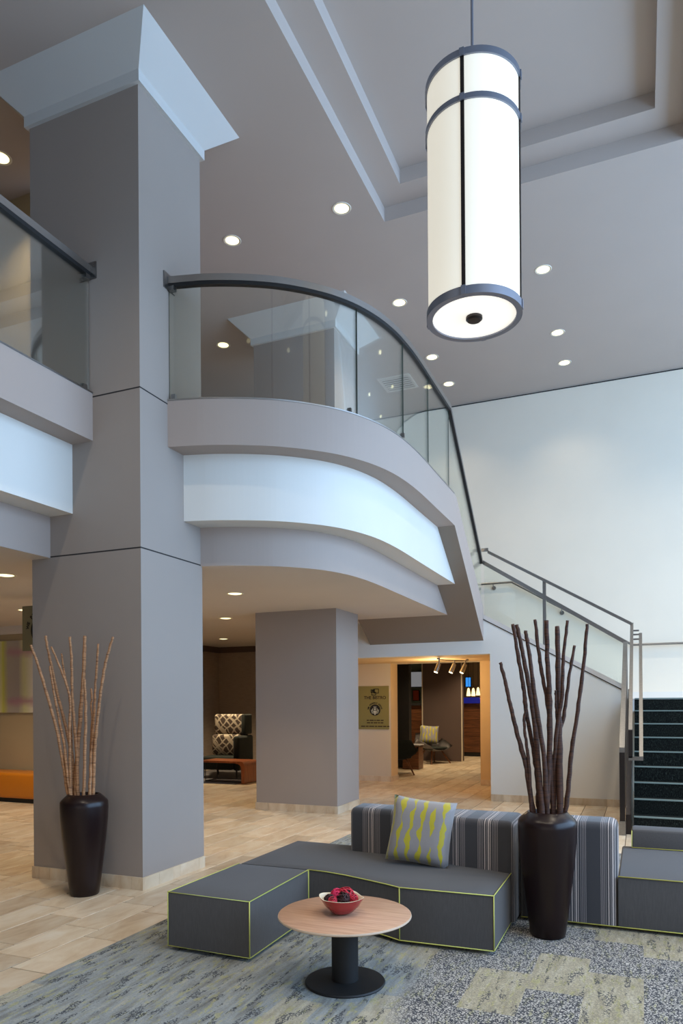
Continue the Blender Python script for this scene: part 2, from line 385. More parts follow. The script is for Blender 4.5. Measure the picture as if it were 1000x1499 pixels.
def text_bm(txt, size, cx, cz, y, ang=0, bold=0.0):
    cu = bpy.data.curves.new('t', 'FONT'); cu.body = txt; cu.size = size; cu.align_x = 'CENTER'; cu.align_y = 'CENTER'; cu.extrude = 0.0015; cu.offset = bold
    o = bpy.data.objects.new('t', cu); COL.objects.link(o)
    dg = bpy.context.evaluated_depsgraph_get(); me = o.evaluated_get(dg).to_mesh()
    bm = new(); bm.from_mesh(me); o.evaluated_get(dg).to_mesh_clear()
    bpy.data.objects.remove(o); bpy.data.curves.remove(cu)
    bmesh.ops.transform(bm, matrix=Matrix.Translation((cx, y, cz)) @ Matrix.Rotation(ang, 4, 'Y') @ Matrix.Rotation(math.radians(90), 4, 'X'), verts=bm.verts)
    return bm
def merge(a, b):
    me = bpy.data.meshes.new('tmp'); b.to_mesh(me); b.free(); a.from_mesh(me); bpy.data.meshes.remove(me); return a
# ------------------------------------------------------------------ key dimensions (metres, building axes)
PXL, PXR, PY0, PY1 = -5.31, -4.05, 5.145, 6.10          # main pillar
QXL, QXR, QY0, QY1 = -5.44, -4.10, 9.63, 10.50          # far column
ZS, Z2, Z1, ZB, ZC = 3.0, 3.385, 4.02, 4.45, 7.42       # soffit, band breaks, balcony floor, ceiling
YP1, YP2 = 11.76, 13.85                                  # stair wall, back wall
FXL, FXR, FY0 = -4.36, -2.325, 9.59                      # upper flight
XW, YF, XL = 6.0, -4.0, -13.0
# ------------------------------------------------------------------ floor, tiles, carpet
fl = obj('floor', bx(new(), XL, XW, YF, 23, -0.15, -0.004), 'grout', kind='structure')
CX0, CY1 = -3.335, 8.2
TW, TL, G = 0.315, 0.635, 0.0040
cells = []
for i in range(-30, 31):
    xa = CX0-TW*(i+1); xb = CX0-TW*i
    if xb < XL or xa > XW: continue
    for n in range(-12, 32):
        ya = 3.345+0.16*i+TL*n; yb = ya+TL
        if ya < -1 or yb > 22.8: continue
        if xa >= CX0-0.01:
            if yb <= CY1+0.02: continue
            ya = max(ya, CY1)
        cx, cy = (xa+xb)/2, (ya+yb)/2
        if xa > PXL+0.02 and xb < PXR-0.02 and ya > PY0+0.02 and yb < PY1-0.02: continue
        u, v, w = PX((cx, cy, 0)) if cy*CF.y+cx*CF.x > 0.5 else (9999, 9999, 1)
        vis = -30 < u < 1030 and v < 1530
        if vis:   # tiles hidden behind the pillars count as out of view
            if 55 < u < 295 and v < 1265: vis = False
            if 382 < u < 522 and v < 1180: vis = False
            if u > 720 and cy > YP1: vis = False
        cells.append((vis, w, xa, xb, ya, yb))
show = sorted([c for c in cells if c[0]], key=lambda c: c[1])[:298]
ids = set(map(id, show)); shared = {}
for c in show:
    _, w, xa, xb, ya, yb = c; k = round(yb-ya, 3)
    if k not in shared:
        b = bx(new(), -TW/2+G, TW/2-G, -k/2+G, k/2-G, -0.012, 0); bevel(b, 0.0025, 1, lambda e: all(v.co.z > -0.001 for v in e.verts))
        me = bpy.data.meshes.new('tile'); b.to_mesh(me); b.free(); me.materials.append(M['tile']); shared[k] = me
    o = bpy.data.objects.new('tile', shared[k]); COL.objects.link(o); o.parent = fl; o.location = ((xa+xb)/2, (ya+yb)/2, 0)
b = new()
for c in cells:
    if id(c) in ids: continue
    _, w, xa, xb, ya, yb = c; bx(b, xa+G, xb-G, ya+G, yb-G, -0.012, 0)
obj('tile_field', b, 'tile', fl, kind='stuff')
cp = obj('carpet', bx(new(), CX0, XW-0.1, -3.9, CY1, -0.003, 0.006), 'carpet')
tag(cp, 'patchwork carpet of blue-grey, beige and black flecks under the sofas', 'carpet')
FZ = 0.006
# ------------------------------------------------------------------ ceilings
def ringslab(bm, x0, x1, y0, y1, hx0, hx1, hy0, hy1, z0, z1):
    o0 = [(x0,y0),(x1,y0),(x1,y1),(x0,y1)]; i0 = [(hx0,hy0),(hx1,hy0),(hx1,hy1),(hx0,hy1)]
    V = [[bm.verts.new((x, y, z)) for x, y in q] for z in (z0, z1) for q in (o0, i0)]
    for k in range(4):
        j = (k+1) % 4
        bm.faces.new((V[0][k], V[0][j], V[1][j], V[1][k])); bm.faces.new((V[2][k], V[2][j], V[3][j], V[3][k]))
        bm.faces.new((V[0][k], V[0][j], V[2][j], V[2][k])); bm.faces.new((V[1][k], V[1][j], V[3][j], V[3][k]))
    bmesh.ops.recalc_face_normals(bm, faces=bm.faces); return bm
b = ringslab(new(), XL, XW, YF, YP2, -2.82, 0.455, 2.92, 8.20, ZC, ZC+0.17)
ce = obj('ceiling', b, 'ceiling', kind='structure')
b = ringslab(new(), -3.2, 0.9, 2.5, 8.6, -2.525, 0.165, 3.22, 7.89, ZC+0.17, ZC+0.34)
obj('tray_step', b, 'ceiling', ce)
obj('tray_top', bx(new(), -3.2, 0.9, 2.5, 8.6, ZC+0.34, ZC+0.44), 'ceiling', ce)
# ------------------------------------------------------------------ walls
def wall(name, bm, mat): return obj(name, bm, mat, kind='structure')
b = new()
prism(b, [(-7.4,0),(-4.70,0),(-4.70,2.40),(-2.88,2.40),(-2.88,0),(XW,0),(XW,ZC),(XL,ZC),(XL,ZB),(-7.4,ZB)], YP2, YP2+0.4, 'y')
wb = wall('wall_back', b, 'backwall')
obj('picture_rail', bx(new(), XL, XW, YP2-0.012, YP2, ZC-0.03, ZC-0.012), 'joint', wb)
b = prism(new(), [(-6.2,0),(-5.6,0),(-5.6,2.40),(-2.28,2.40),(-2.28,0),(-0.245,0),(-0.245,1.78),(-2.385,2.99),(-6.2,2.99)], YP1, YP1+0.2, 'y')
ws = wall('wall_stair', b, 'white')
wall('wall_left', bx(new(), XL-0.2, XL, YF, 23, 0, ZC), 'tanwall')
wall('wall_entrance', prism(new(), [(XL,0),(-3.6,0),(-3.6,6.9),(4.8,6.9),(4.8,0),(XW,0),(XW,ZC),(XL,ZC)], YF-0.2, YF, 'y'), 'white')
b = new(); bx(b, XW, XW+0.2, -4, -2.4, 0, ZC); bx(b, XW, XW+0.2, 12.9, 14.2, 0, ZC); bx(b, XW, XW+0.2, -2.4, 12.9, 7.25, ZC); bx(b, XW, XW+0.2, -2.4, 12.9, 0, 0.2)
wall('wall_right', b, 'white')
b = new()
for y in (-2.4, 0.66, 3.72, 6.78, 9.84, 12.84): bx(b, XW+0.02, XW+0.12, y, y+0.06, 0.2, 7.25)
for z in (2.4, 4.8): bx(b, XW+0.02, XW+0.12, -2.4, 12.9, z, z+0.06)
wall('window_1', b, 'steel')
b = new()
for y in (-3.6, -0.8, 2.0, 4.74): bx(b, y, y+0.06, YF-0.14, YF-0.06, 0, 6.9)
bx(b, -3.6, 4.8, YF-0.14, YF-0.06, 2.5, 2.56)
wall('window_2', b, 'steel')
# lobby behind the main pillar (left)
wall('wall_lobby', bx(new(), XL, -7.2, 9.45, 9.65, 0, ZS), 'tanwall')
obj('trim_1', bx(new(), XL, -7.2, 9.40, 9.45, 2.86, ZS), 'offwhite', kind='structure')
wall('wall_upper_left', bx(new(), XL, -6.15, 6.15, 6.35, ZB, ZC), 'tanwall')
# nook
wall('wall_nook', bx(new(), -9.95, -7.2, 15.4, 15.6, 0, ZS), 'paper')
wall('wall_nook_side', bx(new(), -9.95, -9.75, 9.65, 15.4, 0, ZS), 'paper')
wall('wall_nook_end', bx(new(), -7.4, -7.2, YP2+0.4, 15.4, 0, ZS), 'paper')
b = new(); bx(b, -9.75, -7.4, 15.34, 15.4, 2.86, ZS); bx(b, -9.75, -9.69, 9.65, 15.34, 2.86, ZS)
obj('trim_2', b, 'brownwall', kind='structure')
# vestibule and bar beyond
obj('ceiling_vestibule', bx(new(), -5.6, -2.28, YP1+0.2, YP2, 2.40, 2.5), 'orangewall', kind='structure')
wall('wall_vestibule_right', bx(new(), -2.28, -2.18, YP1+0.2, YP2, 0, 2.4), 'orangewall')
wall('wall_vestibule_left', bx(new(), -5.7, -5.6, YP1+0.2, YP2, 0, 2.4), 'cream')
b = new(); bx(b, -5.6, -4.702, YP2-0.012, YP2, 0, 2.4); wall('wall_sign', b, 'cream')
b = new(); bx(b, -2.878, -2.28, YP2-0.012, YP2, 0, 2.4); bx(b, -4.702, -4.69, YP2-0.012, YP2+0.4, 0, 2.4); wall('wall_passage', b, 'orangewall')
wall('wall_bar_back', bx(new(), XL, 0, 22.6, 22.8, 0, 3.0), 'tanwall')
wall('wall_bar_right', bx(new(), -1.4, -1.2, YP2+0.4, 22.6, 0, 3.0), 'cream')
obj('ceiling_bar', bx(new(), XL, -1.2, 15.6, 22.8, 2.9, 3.0), 'brownwall', kind='structure')
obj('ceiling_passage', bx(new(), -7.2, -1.2, YP2+0.4, 15.6, 2.9, 3.0), 'brownwall', kind='structure')
# ------------------------------------------------------------------ skirting tiles
def skirting(name, runs, h=0.11, t=0.014, L=0.315, parent=None, off=0.1):
    """each run: (x0,y0,x1,y1,nx,ny) wall foot with outward normal; one object per tile"""
    root = parent
    if root is None:
        root = bpy.data.objects.new(name, None); COL.objects.link(root); root['kind'] = 'structure'
    for x0, y0, x1, y1, nx, ny in runs:
        d = Vector((x1-x0, y1-y0)); Ln = d.length; d.normalize(); a = 0; e = min(off, Ln)
        while a < Ln-0.005:
            p = Vector((x0, y0))+d*(a+0.0015); q = Vector((x0, y0))+d*(e-0.0015); n = Vector((nx, ny))*t
            b = prism(new(), [p, q, q+n, p+n], 0.0, h); 
            obj('skirting_tile', b, 'tile', root)
            a = e; e = min(Ln, e+L)
    return root
skirting('baseboard_stair', [(-2.28, YP1, -0.25, YP1, 0, -1)], off=0.3)
skirting('baseboard_vestibule', [(-5.6, YP2-0.012, -4.69, YP2-0.012, 0, -1), (-2.88, YP2-0.012, -2.29, YP2-0.012, 0, -1), (-4.69, YP2, -4.69, YP2+0.4, 1, 0)], off=0.2)
# ------------------------------------------------------------------ pillars
def pillar(name, label, x0, x1, y0, y1, joints, segs):
    t = thing(name, label, 'pillar', ((x0+x1)/2, (y0+y1)/2, 0))
    for i, (z0, z1) in enumerate(segs):
        obj('shaft', bx(new(), x0, x1, y0, y1, z0, z1), 'pillar', t)
    for z in joints:
        obj('joint_line', ringslab(new(), x0-0.001, x1+0.001, y0-0.001, y1+0.001, x0+0.02, x1-0.02, y0+0.02, y1-0.02, z-0.006, z+0.006), 'joint', t)
    zb = 7.085; e = 0.035; d = 0.29
    obj('crown_moulding', bx(new(), x0-e, x1+e, y0-e, y1+e, zb, zb+0.10), 'capital', t)
    A = [(x0-e, y0-e, zb+0.10), (x1+e, y0-e, zb+0.10), (x1+e, y1+e, zb+0.10), (x0-e, y1+e, zb+0.10)]
    B = [(x0-d, y0-d, ZC), (x1+d, y0-d, ZC), (x1+d, y1+d, ZC), (x0-d, y1+d, ZC)]
    obj('flared_capital', hull8(new(), A, B), 'capital', t)
    skirting('', [(x0-0.014, y0, x1+0.014, y0, 0, -1), (x1, y0, x1, y1, 1, 0), (x0, y0, x0, y1, -1, 0)], parent=t, off=0.22)
    return t
pillar('pillar', 'tall grey square pillar with white flared capital beside the curved balcony', PXL, PXR, PY0, PY1, (ZB-0.03, ZS+0.01), [(0, 7.085)])
pillar('pillar', 'grey square pillar standing under the balcony and rising through it', QXL, QXR, QY0, QY1, (), [(0, ZS), (ZB, 7.085)])
# ------------------------------------------------------------------ balcony
CTRL = [(-4.05,5.545),(-3.90,5.585),(-3.70,5.640),(-3.43,5.755),(-3.16,5.905),(-2.99,6.035),(-2.84,6.175),(-2.70,6.335),(-2.56,6.555),(-2.44,6.85),(-2.36,7.20),(-2.325,7.60),(-2.315,8.0),(-2.32,8.6),(-2.325,9.59)]
def smooth_path(pts, it=2):
    for _ in range(it):
        q = [pts[0]]
        for a, b in zip(pts, pts[1:]): q += [(a[0]*.75+b[0]*.25, a[1]*.75+b[1]*.25), (a[0]*.25+b[0]*.75, a[1]*.25+b[1]*.75)]
        q.append(pts[-1]); pts = q
    return pts
EDGE = smooth_path(CTRL, 2)
def inset(path, d):
    if d == 0: return list(path)
    out = []
    for i, p in enumerate(path):
        a = path[max(i-1, 0)]; c = path[min(i+1, len(path)-1)]
        dx, dy = c[0]-a[0], c[1]-a[1]; l = math.hypot(dx, dy)
        out.append((p[0]-dy/l*d, p[1]+dx/l*d))
    return out
def edge_in(d):
    q = inset(EDGE, d)
    q = [p for p in q if p[0] > PXR+0.001]
    # extend back to the pillar face
    a, c = q[0], q[1]; k = (PXR-a[0])/(c[0]-a[0]); q.insert(0, (PXR, a[1]+(c[1]-a[1])*k))
    q[-1] = (q[-1][0], FY0); return q
def slab_poly(d):
    c = edge_in(d)
    return ([(-4.575-d, YF), (-4.575-d, PY0), (PXL, PY0), (PXL, PY1), (PXR, PY1)] + c +
            [(FXL, FY0)]+([(FXL, YP1), (-6.2, YP1), (-6.2, YP2)] if d > 0 else [(FXL, YP2)])+[(-7.4, YP2), (-7.4, 15.4), (XL, 15.4), (XL, YF)])
ba = thing('balcony', 'stepped three-band balcony with a curved grey and white fascia', 'balcony', (-3.2, 6.2, ZS))
def slab(name, d, z0, z1, mat, under=None):
    b = prism(new(), slab_poly(d), z0, z1)
    if under:
        for f in b.faces:
            if f.normal.z < -0.9: f.material_index = 1
    return obj(name, b, [mat, under] if under else mat, ba)
slab('upper_fascia', 0.0, Z1, ZB, 'taupe')
slab('middle_band', 0.24, Z2, Z1, 'white')
slab('lower_band', 0.51, ZS, Z2, 'taupe', 'offwhite')
SL = (4.02-2.62)/(YP1-FY0)                                # slope of the upper flight
ys = lambda z: FY0+(4.02-z)/SL
obj('middle_band', prism(new(), [(FY0, Z2), (FY0, Z1), (ys(Z2), Z2)], FXL, FXR-0.24, 'x'), 'white', ba)
b = prism(new(), [(FY0, ZS), (FY0, Z2), (ys(Z2), Z2), (ys(ZS), ZS)], FXL, FXR-0.51, 'x')
for f in b.faces:
    if f.normal.z < -0.9: f.material_index = 1
obj('lower_band', b, ['taupe', 'offwhite'], ba)
b = sweep(new(), [(x, y, ZB) for x, y in EDGE], -0.006, 0.05, 0, 0.012)
obj('edge_trim', b, 'steelrail', ba)
obj('edge_trim', bx(new(), -4.625, -4.569, YF, PY0, ZB, ZB+0.012), 'steel', ba)
# ------------------------------------------------------------------ glass railings
GI = inset(EDGE, 0.03)
def path_between(path, ya, yb):
    """points of path between two arc positions given as indices of nearest points"""
    def near(p): return min(range(len(path)), key=lambda i: (path[i][0]-p[0])**2+(path[i][1]-p[1])**2)
    i, j = near(ya), near(yb); return path[i:j+1]
def panel(pts, z0, z1, name, parent, t=0.006, dz=None):
    b = sweep(new(), [(x, y, 0) for x, y in pts], -t, t, z0, z1)
    b.faces.ensure_lookup_table()
    b.faces[-1].material_index = 1; b.faces[-2].material_index = 1
    return obj(name, b, ['glass', 'glassedge'], parent, smooth=True)
gr = thing('glass_railing', 'curved frameless glass railing along the balcony edge with steel handrail', 'railing', (-2.5, 6.6, ZB+0.012))
cuts = [(-4.04, 5.56), (-3.163, 5.921), (-2.545, 6.576), (-2.34, 7.423), (-2.32, 8.35), (-2.325, 9.40)]
for a, c in zip(cuts, cuts[1:]):
    seg = path_between(GI, a, c)
    if a is not cuts[0]: seg = [(seg[0][0]*.98+seg[1][0]*.02, seg[0][1]*.98+seg[1][1]*.02)]+seg[1:]
    e0, e1 = seg[-2], seg[-1]; L = math.hypot(e1[0]-e0[0], e1[1]-e0[1]); k = 1-0.006/L
    seg = seg[:-1]+[(e0[0]+(e1[0]-e0[0])*k, e0[1]+(e1[1]-e0[1])*k)]
    panel(seg, ZB+0.012, ZB+1.085, 'glass_panel', gr)
FX1 = -2.385                                              # flight edge at the stair wall
def flx(y): return FXR+(FX1-FXR)*(y-FY0)/(YP1-FY0)
RZ0, RZ1, YT = ZB+1.085, 3.90, 9.42
rail_z = lambda y: RZ0+(RZ1-RZ0)*(y-YT)/(YP1-YT)
foot_z = lambda y: ZB-0.02+(3.17-ZB)*(y-9.72)/(YP1-9.72) if y > 9.72 else ZB+0.012
yy = [9.47, 10.25, 11.02, 11.74]
for a, c in zip(yy, yy[1:]):
    a2, c2 = a+0.006, c-0.006
    x0, x1 = flx(a2)-0.03, flx(c2)-0.03
    q = lambda x, y, s: [(x+s, y, foot_z(y)), (x+s, y, rail_z(y))]
    lo = [(x0-.006, a2, foot_z(a2)), (x1-.006, c2, foot_z(c2)), (x1-.006, c2, rail_z(c2)), (x0-.006, a2, rail_z(a2))]
    hi = [(p[0]+0.012, p[1], p[2]) for p in lo]
    obj('glass_panel', hull8(new(), lo, hi), 'glass', gr)
rp = [(x, y, RZ0) for x, y in GI if y < YT]+[(flx(YT)-0.03, YT, RZ0), (flx(YP1)-0.03, YP1, RZ1)]
rail = obj('handrail', sweep(new(), rp, -0.027, 0.027, 0.012, 0.075), 'steelrail', gr, smooth=True)
obj('gasket', sweep(new(), rp, -0.024, 0.024, -0.022, 0.012), 'nearblack', rail, smooth=True)
def bracket(parent, x0, x1, y0, y1, z0, z1, axis):
    b = new(); bx(b, x0, x1, y0, y1, z0, z1)
    o = obj('end_bracket', b, 'steel', parent); return o
bracket(gr, PXR, PXR+0.012, 5.49, 5.66, RZ0-0.05, RZ0+0.10, 'x')
bracket(gr, PXR+0.012, PXR+0.07, 5.55, 5.60, RZ0-0.06, RZ0-0.02, 'x')
for px in ((-4.0, 5.575), (-2.62, 6.52), (-2.345, 7.36)):
    obj('glass_clip', bx(new(), px[0]-0.022, px[0]+0.022, px[1]-0.014, px[1]+0.014, ZB+0.012, ZB+0.06), 'steel', gr)
gl = thing('glass_railing', 'straight frameless glass railing running up to the tall pillar from the lobby side', 'railing', (-4.6, 3, ZB+0.012))
for a, c in ((-3.9, -1.6), (-1.6, 0.7), (0.7, 2.95), (2.95, PY0-0.01)):
    obj('glass_panel', bx(new(), -4.611, -4.599, a+0.006, c-0.006, ZB+0.012, RZ0), 'glass', gl)
rail = obj('handrail', bx(new(), -4.632, -4.578, -3.9, PY0-0.012, RZ0+0.012, RZ0+0.075), 'steelrail', gl)
obj('gasket', bx(new(), -4.629, -4.581, -3.9, PY0-0.012, RZ0-0.022, RZ0+0.012), 'nearblack', rail)
bracket(gl, -4.69, -4.52, PY0-0.012, PY0, RZ0-0.05, RZ0+0.10, 'y')
bracket(gl, -4.63, -4.58, PY0-0.07, PY0-0.012, RZ0-0.06, RZ0-0.02, 'y')
obj('glass_clip', bx(new(), -4.62, -4.59, PY0-0.10, PY0-0.05, ZB+0.012, ZB+0.06), 'steel', gl)
# ------------------------------------------------------------------ staircase
st = thing('staircase', 'staircase of three flights with dark carpeted steps and white landings', 'staircase', (-1.0, 11.5, 0))
ZL1, ZL2 = 1.65, 2.93
yb_ = lambda y: 4.02-SL*(y-FY0)
tp = [(FY0, 4.02), (FY0, ZB), (9.72, ZB-0.02), (YP1, 3.17), (YP1, 2.62)]
lo = [(FXL, y, z) for y, z in tp]; hi = [(flx(y), y, z) for y, z in tp]
b = hull8(new(), lo, hi)
for f in b.faces:
    if f.normal.z < -0.5: f.material_index = 1
obj('upper_flight', b, ['taupe', 'soffit'], st)
n = 8; run = (YP1+0.2-9.75)/n
b_top = lambda y: ZB-0.02+(3.17-ZB)*(y-9.72)/(YP1-9.72)
obj('landing', bx(new(), FXL, FX1, YP1+0.2, YP2, ZL2-0.25, ZL2), 'stair', st)
nf2 = 7; r2 = (ZL2-ZL1)/nf2; x_a, x_b = FX1, -0.245; g2 = (x_b-x_a)/nf2
b = new(); prism(b, [(x_a, 2.62), (x_a, 2.80)]+[(x_b, 1.52), (x_b, 1.35)], YP1+0.2, YP2, 'y'); obj('flight_underside', b, 'white', st)
for k in range(nf2):
    obj('step', bx(new(), x_a+g2*k, x_a+g2*(k+1), YP1+0.2, YP2, ZL2-r2*(k+1)-0.16, ZL2-r2*(k+1)), 'stair', st)
R3, T3, Y3 = 0.1833, 0.28, 11.86
obj('landing', bx(new(), -0.245, 1.8, Y3, YP2, ZL1-0.22, ZL1-0.001), 'white', st)
obj('landing_skirting', bx(new(), -0.245, 1.8, YP2-0.014, YP2, ZL1, ZL1+0.12), 'white', st)
for k in range(1, 9):
    z = ZL1-R3*k; y1 = Y3-T3*(k-1); y0 = Y3-T3*k
    s_ = obj('step', bx(new(), -0.10, 1.8, y0, y1+0.02, max(0, z-R3), z), 'stair', st)
    obj('nosing', bx(new(), -0.10, 1.8, y0-0.012, y0+0.035, z-0.004, z+0.012), 'nosing', s_)
s_ = obj('landing_riser', bx(new(), -0.10, 1.8, Y3-0.004, Y3+0.01, ZL1-R3, ZL1-0.01), 'stair', st)
obj('nosing', bx(new(), -0.10, 1.8, Y3-0.012, Y3+0.035, ZL1-0.004, ZL1+0.012), 'nosing', s_)
obj('side_stringer', prism(new(), [(9.42, 0), (9.42, 0.24), (Y3, 1.80), (Y3, 0)], -0.19, -0.13, 'x'), 'steeldark', st)
obj('stringer_cap', prism(new(), [(-2.395, 2.97), (-2.395, 3.055), (-0.235, 1.855), (-0.235, 1.77)], YP1-0.006, YP1+0.206, 'y'), 'offwhite', st)
obj('stringer_edge', prism(new(), [(-2.395, 2.965), (-2.395, 2.98), (-0.235, 1.775), (-0.235, 1.76)], YP1-0.012, YP1, 'y'), 'steeldark', st)
# stair railing: glass with steel cap, newel posts, tubular handrails
sr = thing('stair_railing', 'glass stair railing with steel cap, square posts and sloping steel handrails', 'railing', (-0.2, YP1, 0))
yg = YP1+0.07
cap = lambda x: 3.915+(2.50-3.915)*(x+2.40)/(2.40-0.20)
foot = lambda x: 3.055+(1.855-3.055)*(x+2.395)/(2.395-0.235)
for xa, xb in ((-2.385, -1.44), (-1.40, -0.25)):
    obj('glass_panel', prism(new(), [(xa+.006, foot(xa)), (xb-.006, foot(xb)), (xb-.006, cap(xb)-.03), (xa+.006, cap(xa)-.03)], yg-0.006, yg+0.006, 'y'), 'glass', sr)
def slopebar(name, x0, z0, x1, z1, y, w, h, mat='steel'):
    return obj(name, prism(new(), [(x0, z0-h/2), (x1, z1-h/2), (x1, z1+h/2), (x0, z0+h/2)], y-w/2, y+w/2, 'y'), mat, sr)
slopebar('glass_cap', -2.40, 3.915, -0.20, 2.50, yg, 0.05, 0.07)
slopebar('upper_handrail', -2.30, 4.06, -0.13, 2.78, YP1-0.03, 0.045, 0.05)
obj('upper_handrail', bx(new(), -2.40, -2.29, YP1-0.0525, YP1-0.0075, 4.07, 4.12), 'steel', sr)
obj('post', bx(new(), -1.445, -1.395, yg-0.03, yg+0.03, foot(-1.42)-0.02, 3.56), 'steel', sr)
obj('newel_post', bx(new(), -0.255, -0.195, YP1-0.03, YP1+0.03, 0, 2.50), 'steel', sr)
def ybar(name, x, w, y0, z0, y1, z1, h, mat='steel'):
    return obj(name, prism(new(), [(y0, z0-h/2), (y1, z1-h/2), (y1, z1+h/2), (y0, z0+h/2)], x-w/2, x+w/2, 'x'), mat, sr)
ybar('glass_cap', -0.225, 0.06, 9.36, 1.03, YP1, 2.49, 0.06)
obj('glass_panel', prism(new(), [(9.42, 0.26), (YP1-0.04, 1.76), (YP1-0.04, 2.44), (9.42, 1.02)], -0.231, -0.219, 'x'), 'glass', sr)
obj('end_post', bx(new(), -0.255, -0.195, 9.33, 9.39, 0.0, 1.0), 'steeldark', sr)
obj('post_shoe', bx(new(), -0.262, -0.188, 9.32, 9.40, 0.0, 0.17), 'steel', sr)
ybar('handrail', -0.13, 0.045, 9.45, 1.25, YP1, 2.78, 0.05)
obj('handrail', bx(new(), -0.1525, -0.1075, 9.43, 9.475, 0.93, 1.27), 'steeldark', sr)
obj('rail_return', bx(new(), -0.1525, 0.0125, 9.43, 9.475, 0.90, 0.945), 'steel', sr)
ybar('handrail', -0.01, 0.045, 9.452, 0.925, YP1, 2.62, 0.05)
for z in (2.55, 2.62, 2.68): obj('rail_bracket', bx(new(), -0.11, -0.03, YP1-0.03, YP1, z-0.012, z+0.012), 'steel', sr)
wr = thing('wall_handrail', 'round steel handrail fixed to the white back wall along the stair', 'handrail', (-1, YP2-0.07, 2.6))
hp = [(-3.1, 3.87), (-2.25, 3.87), (-0.15, 2.61), (1.75, 2.61)]
obj('rail', tube(new(), [(x, YP2-0.08, z) for x, z in hp], 0.022, 10), 'steel', wr, smooth=True)
for x in (-2.6, -1.35, 0.9):
    z = 3.87 if x < -2.25 else 2.61 if x > -0.15 else 3.87+(2.61-3.87)*(x+2.25)/2.1
    b = tube(new(), [(x, YP2-0.08, z-0.02), (x, YP2-0.08, z-0.07), (x, YP2-0.0, z-0.08)], 0.009, 8)
    lathe_b = tube(new(), [(x, YP2-0.012, z-0.08), (x, YP2, z-0.08)], 0.04, 16)
    obj('bracket', merge(b, lathe_b), 'steel', wr, smooth=True)
# ------------------------------------------------------------------ downlights
def downlight(loc, label, group, e, r=0.085, spot=110):
    t = thing('downlight', label, 'downlight', loc, 0, group)
    b = lathe(new(), [(r, -0.001), (r+0.022, -0.006), (r+0.028, 0.0), (r, 0.0)], 28); obj('trim_ring', b, 'trimring', t, world=False, smooth=True)
    b = lathe(new(), [(0, -0.010), (r*0.7, -0.008), (r, -0.002)], 28); obj('lens', b, 'lens', t, world=False, smooth=True)
    l = bpy.data.lights.new('downlight_lamp', 'SPOT'); l.energy = e; l.color = (1.0, 0.86, 0.66) if loc[2] > 5 else (1.0, 0.80, 0.52); l.spot_size = math.radians(spot); l.spot_blend = 0.8; l.shadow_soft_size = 0.08
    o = bpy.data.objects.new('downlight_lamp', l); COL.objects.link(o); o.parent = t; o.location = (0, 0, -0.03)
    return t
for x, y in ((-6.22, 5.63), (-4.69, 7.777), (-3.205, 7.776), (-6.21, 10.0), (-3.205, 9.95), (-1.18, 9.95), (-1.18, 11.752), (-1.18, 12.85), (-3.215, 11.75), (-3.21, 12.865)):
    downlight((x, y, ZC), 'round recessed downlight set in the high main ceiling', 'downlights in the high ceiling', 55 if y > 12.5 else 130)
for x, y in ((-3.205, 2.9), (-1.18, 1.5), (0.95, 2.9), (0.95, 5.5), (0.95, 7.8), (0.95, 0.6)):
    downlight((x, y, ZC), 'round recessed downlight in the high ceiling around the stepped tray', 'downlights around the ceiling tray', 240)
for x, y in ((0.95, 9.95), (0.95, 11.75), (2.95, 9.95), (2.95, 11.75)):
    downlight((x, y, ZC), 'round recessed downlight in the high ceiling above the lower stair flight', 'downlights above the lower flight', 150)
for x, y in ((-4.69, 7.79), (-6.215, 10.03), (-8.3, 13.3), (-6.195, 5.64), (-8.27, 7.87), (-9.9, 7.87)):  # the last, out of view over the lobby, is an added fill light
    downlight((x, y, ZS), 'round recessed downlight set in the low soffit under the balcony', 'downlights in the low soffit', 300 if y > 13 else 125)
for x, y in ((-4.4, 16.2), (-5.3, 17.4), (-4.0, 18.2), (-3.9, 20.1), (-6.0, 19.6)):
    downlight((x, y, 2.9), 'round recessed downlight in the dark bar ceiling beyond the passage', 'downlights in the bar ceiling', 120, 0.06, 130)
# ------------------------------------------------------------------ pendant
pd = thing('pendant_lamp', 'huge glowing white cylinder pendant with dark metal rings hanging from the ceiling', 'pendant lamp', (-1.18, 5.55, 4.61))
PH = 1.79; r = 0.352
b = lathe(new(), [(r, 0.02), (r, PH-0.01)], 64); obj('shade', b, 'shade', pd, world=False, smooth=True)
b = lathe(new(), [(0, 0.012), (r-0.02, 0.012)], 64); obj('bottom_diffuser', b, 'shade_b', pd, world=False)
def hoop(z0, z1, ri, ro, name, mat='ring'):
    b = lathe(new(), [(ri, z0), (ro, z0), (ro, z1), (ri, z1), (ri, z0)], 64); return obj(name, b, mat, pd, world=False, smooth=True)
hoop(0.0, 0.062, r-0.032, r+0.014, 'bottom_ring'); hoop(PH-0.04, PH+0.01, r-0.01, r+0.014, 'top_ring'); hoop(1.425, 1.465, r, r+0.014, 'middle_ring')
for k in range(4):
    a = k*math.pi/2; c, s = math.cos(a), math.sin(a)
    b = bx(new(), r, r+0.010, -0.014, 0.014, 0.04, PH-0.01); bmesh.ops.rotate(b, verts=b.verts, matrix=Matrix.Rotation(a, 3, 'Z')); obj('strap', b, 'steeldark', pd, world=False)
    for z0, z1 in ((PH-0.045, PH+0.012), (1.42, 1.47), (0.0, 0.066)):
        b = bx(new(), r+0.013, r+0.022, -0.018, 0.018, z0, z1); bmesh.ops.rotate(b, verts=b.verts, matrix=Matrix.Rotation(a, 3, 'Z')); obj('strap_clip', b, 'ring', pd, world=False)
b = lathe(new(), [(0, -0.02), (0.05, -0.018), (0.064, -0.006), (0.064, 0.012)], 32); obj('finial', b, 'steeldark', pd, world=False, smooth=True)
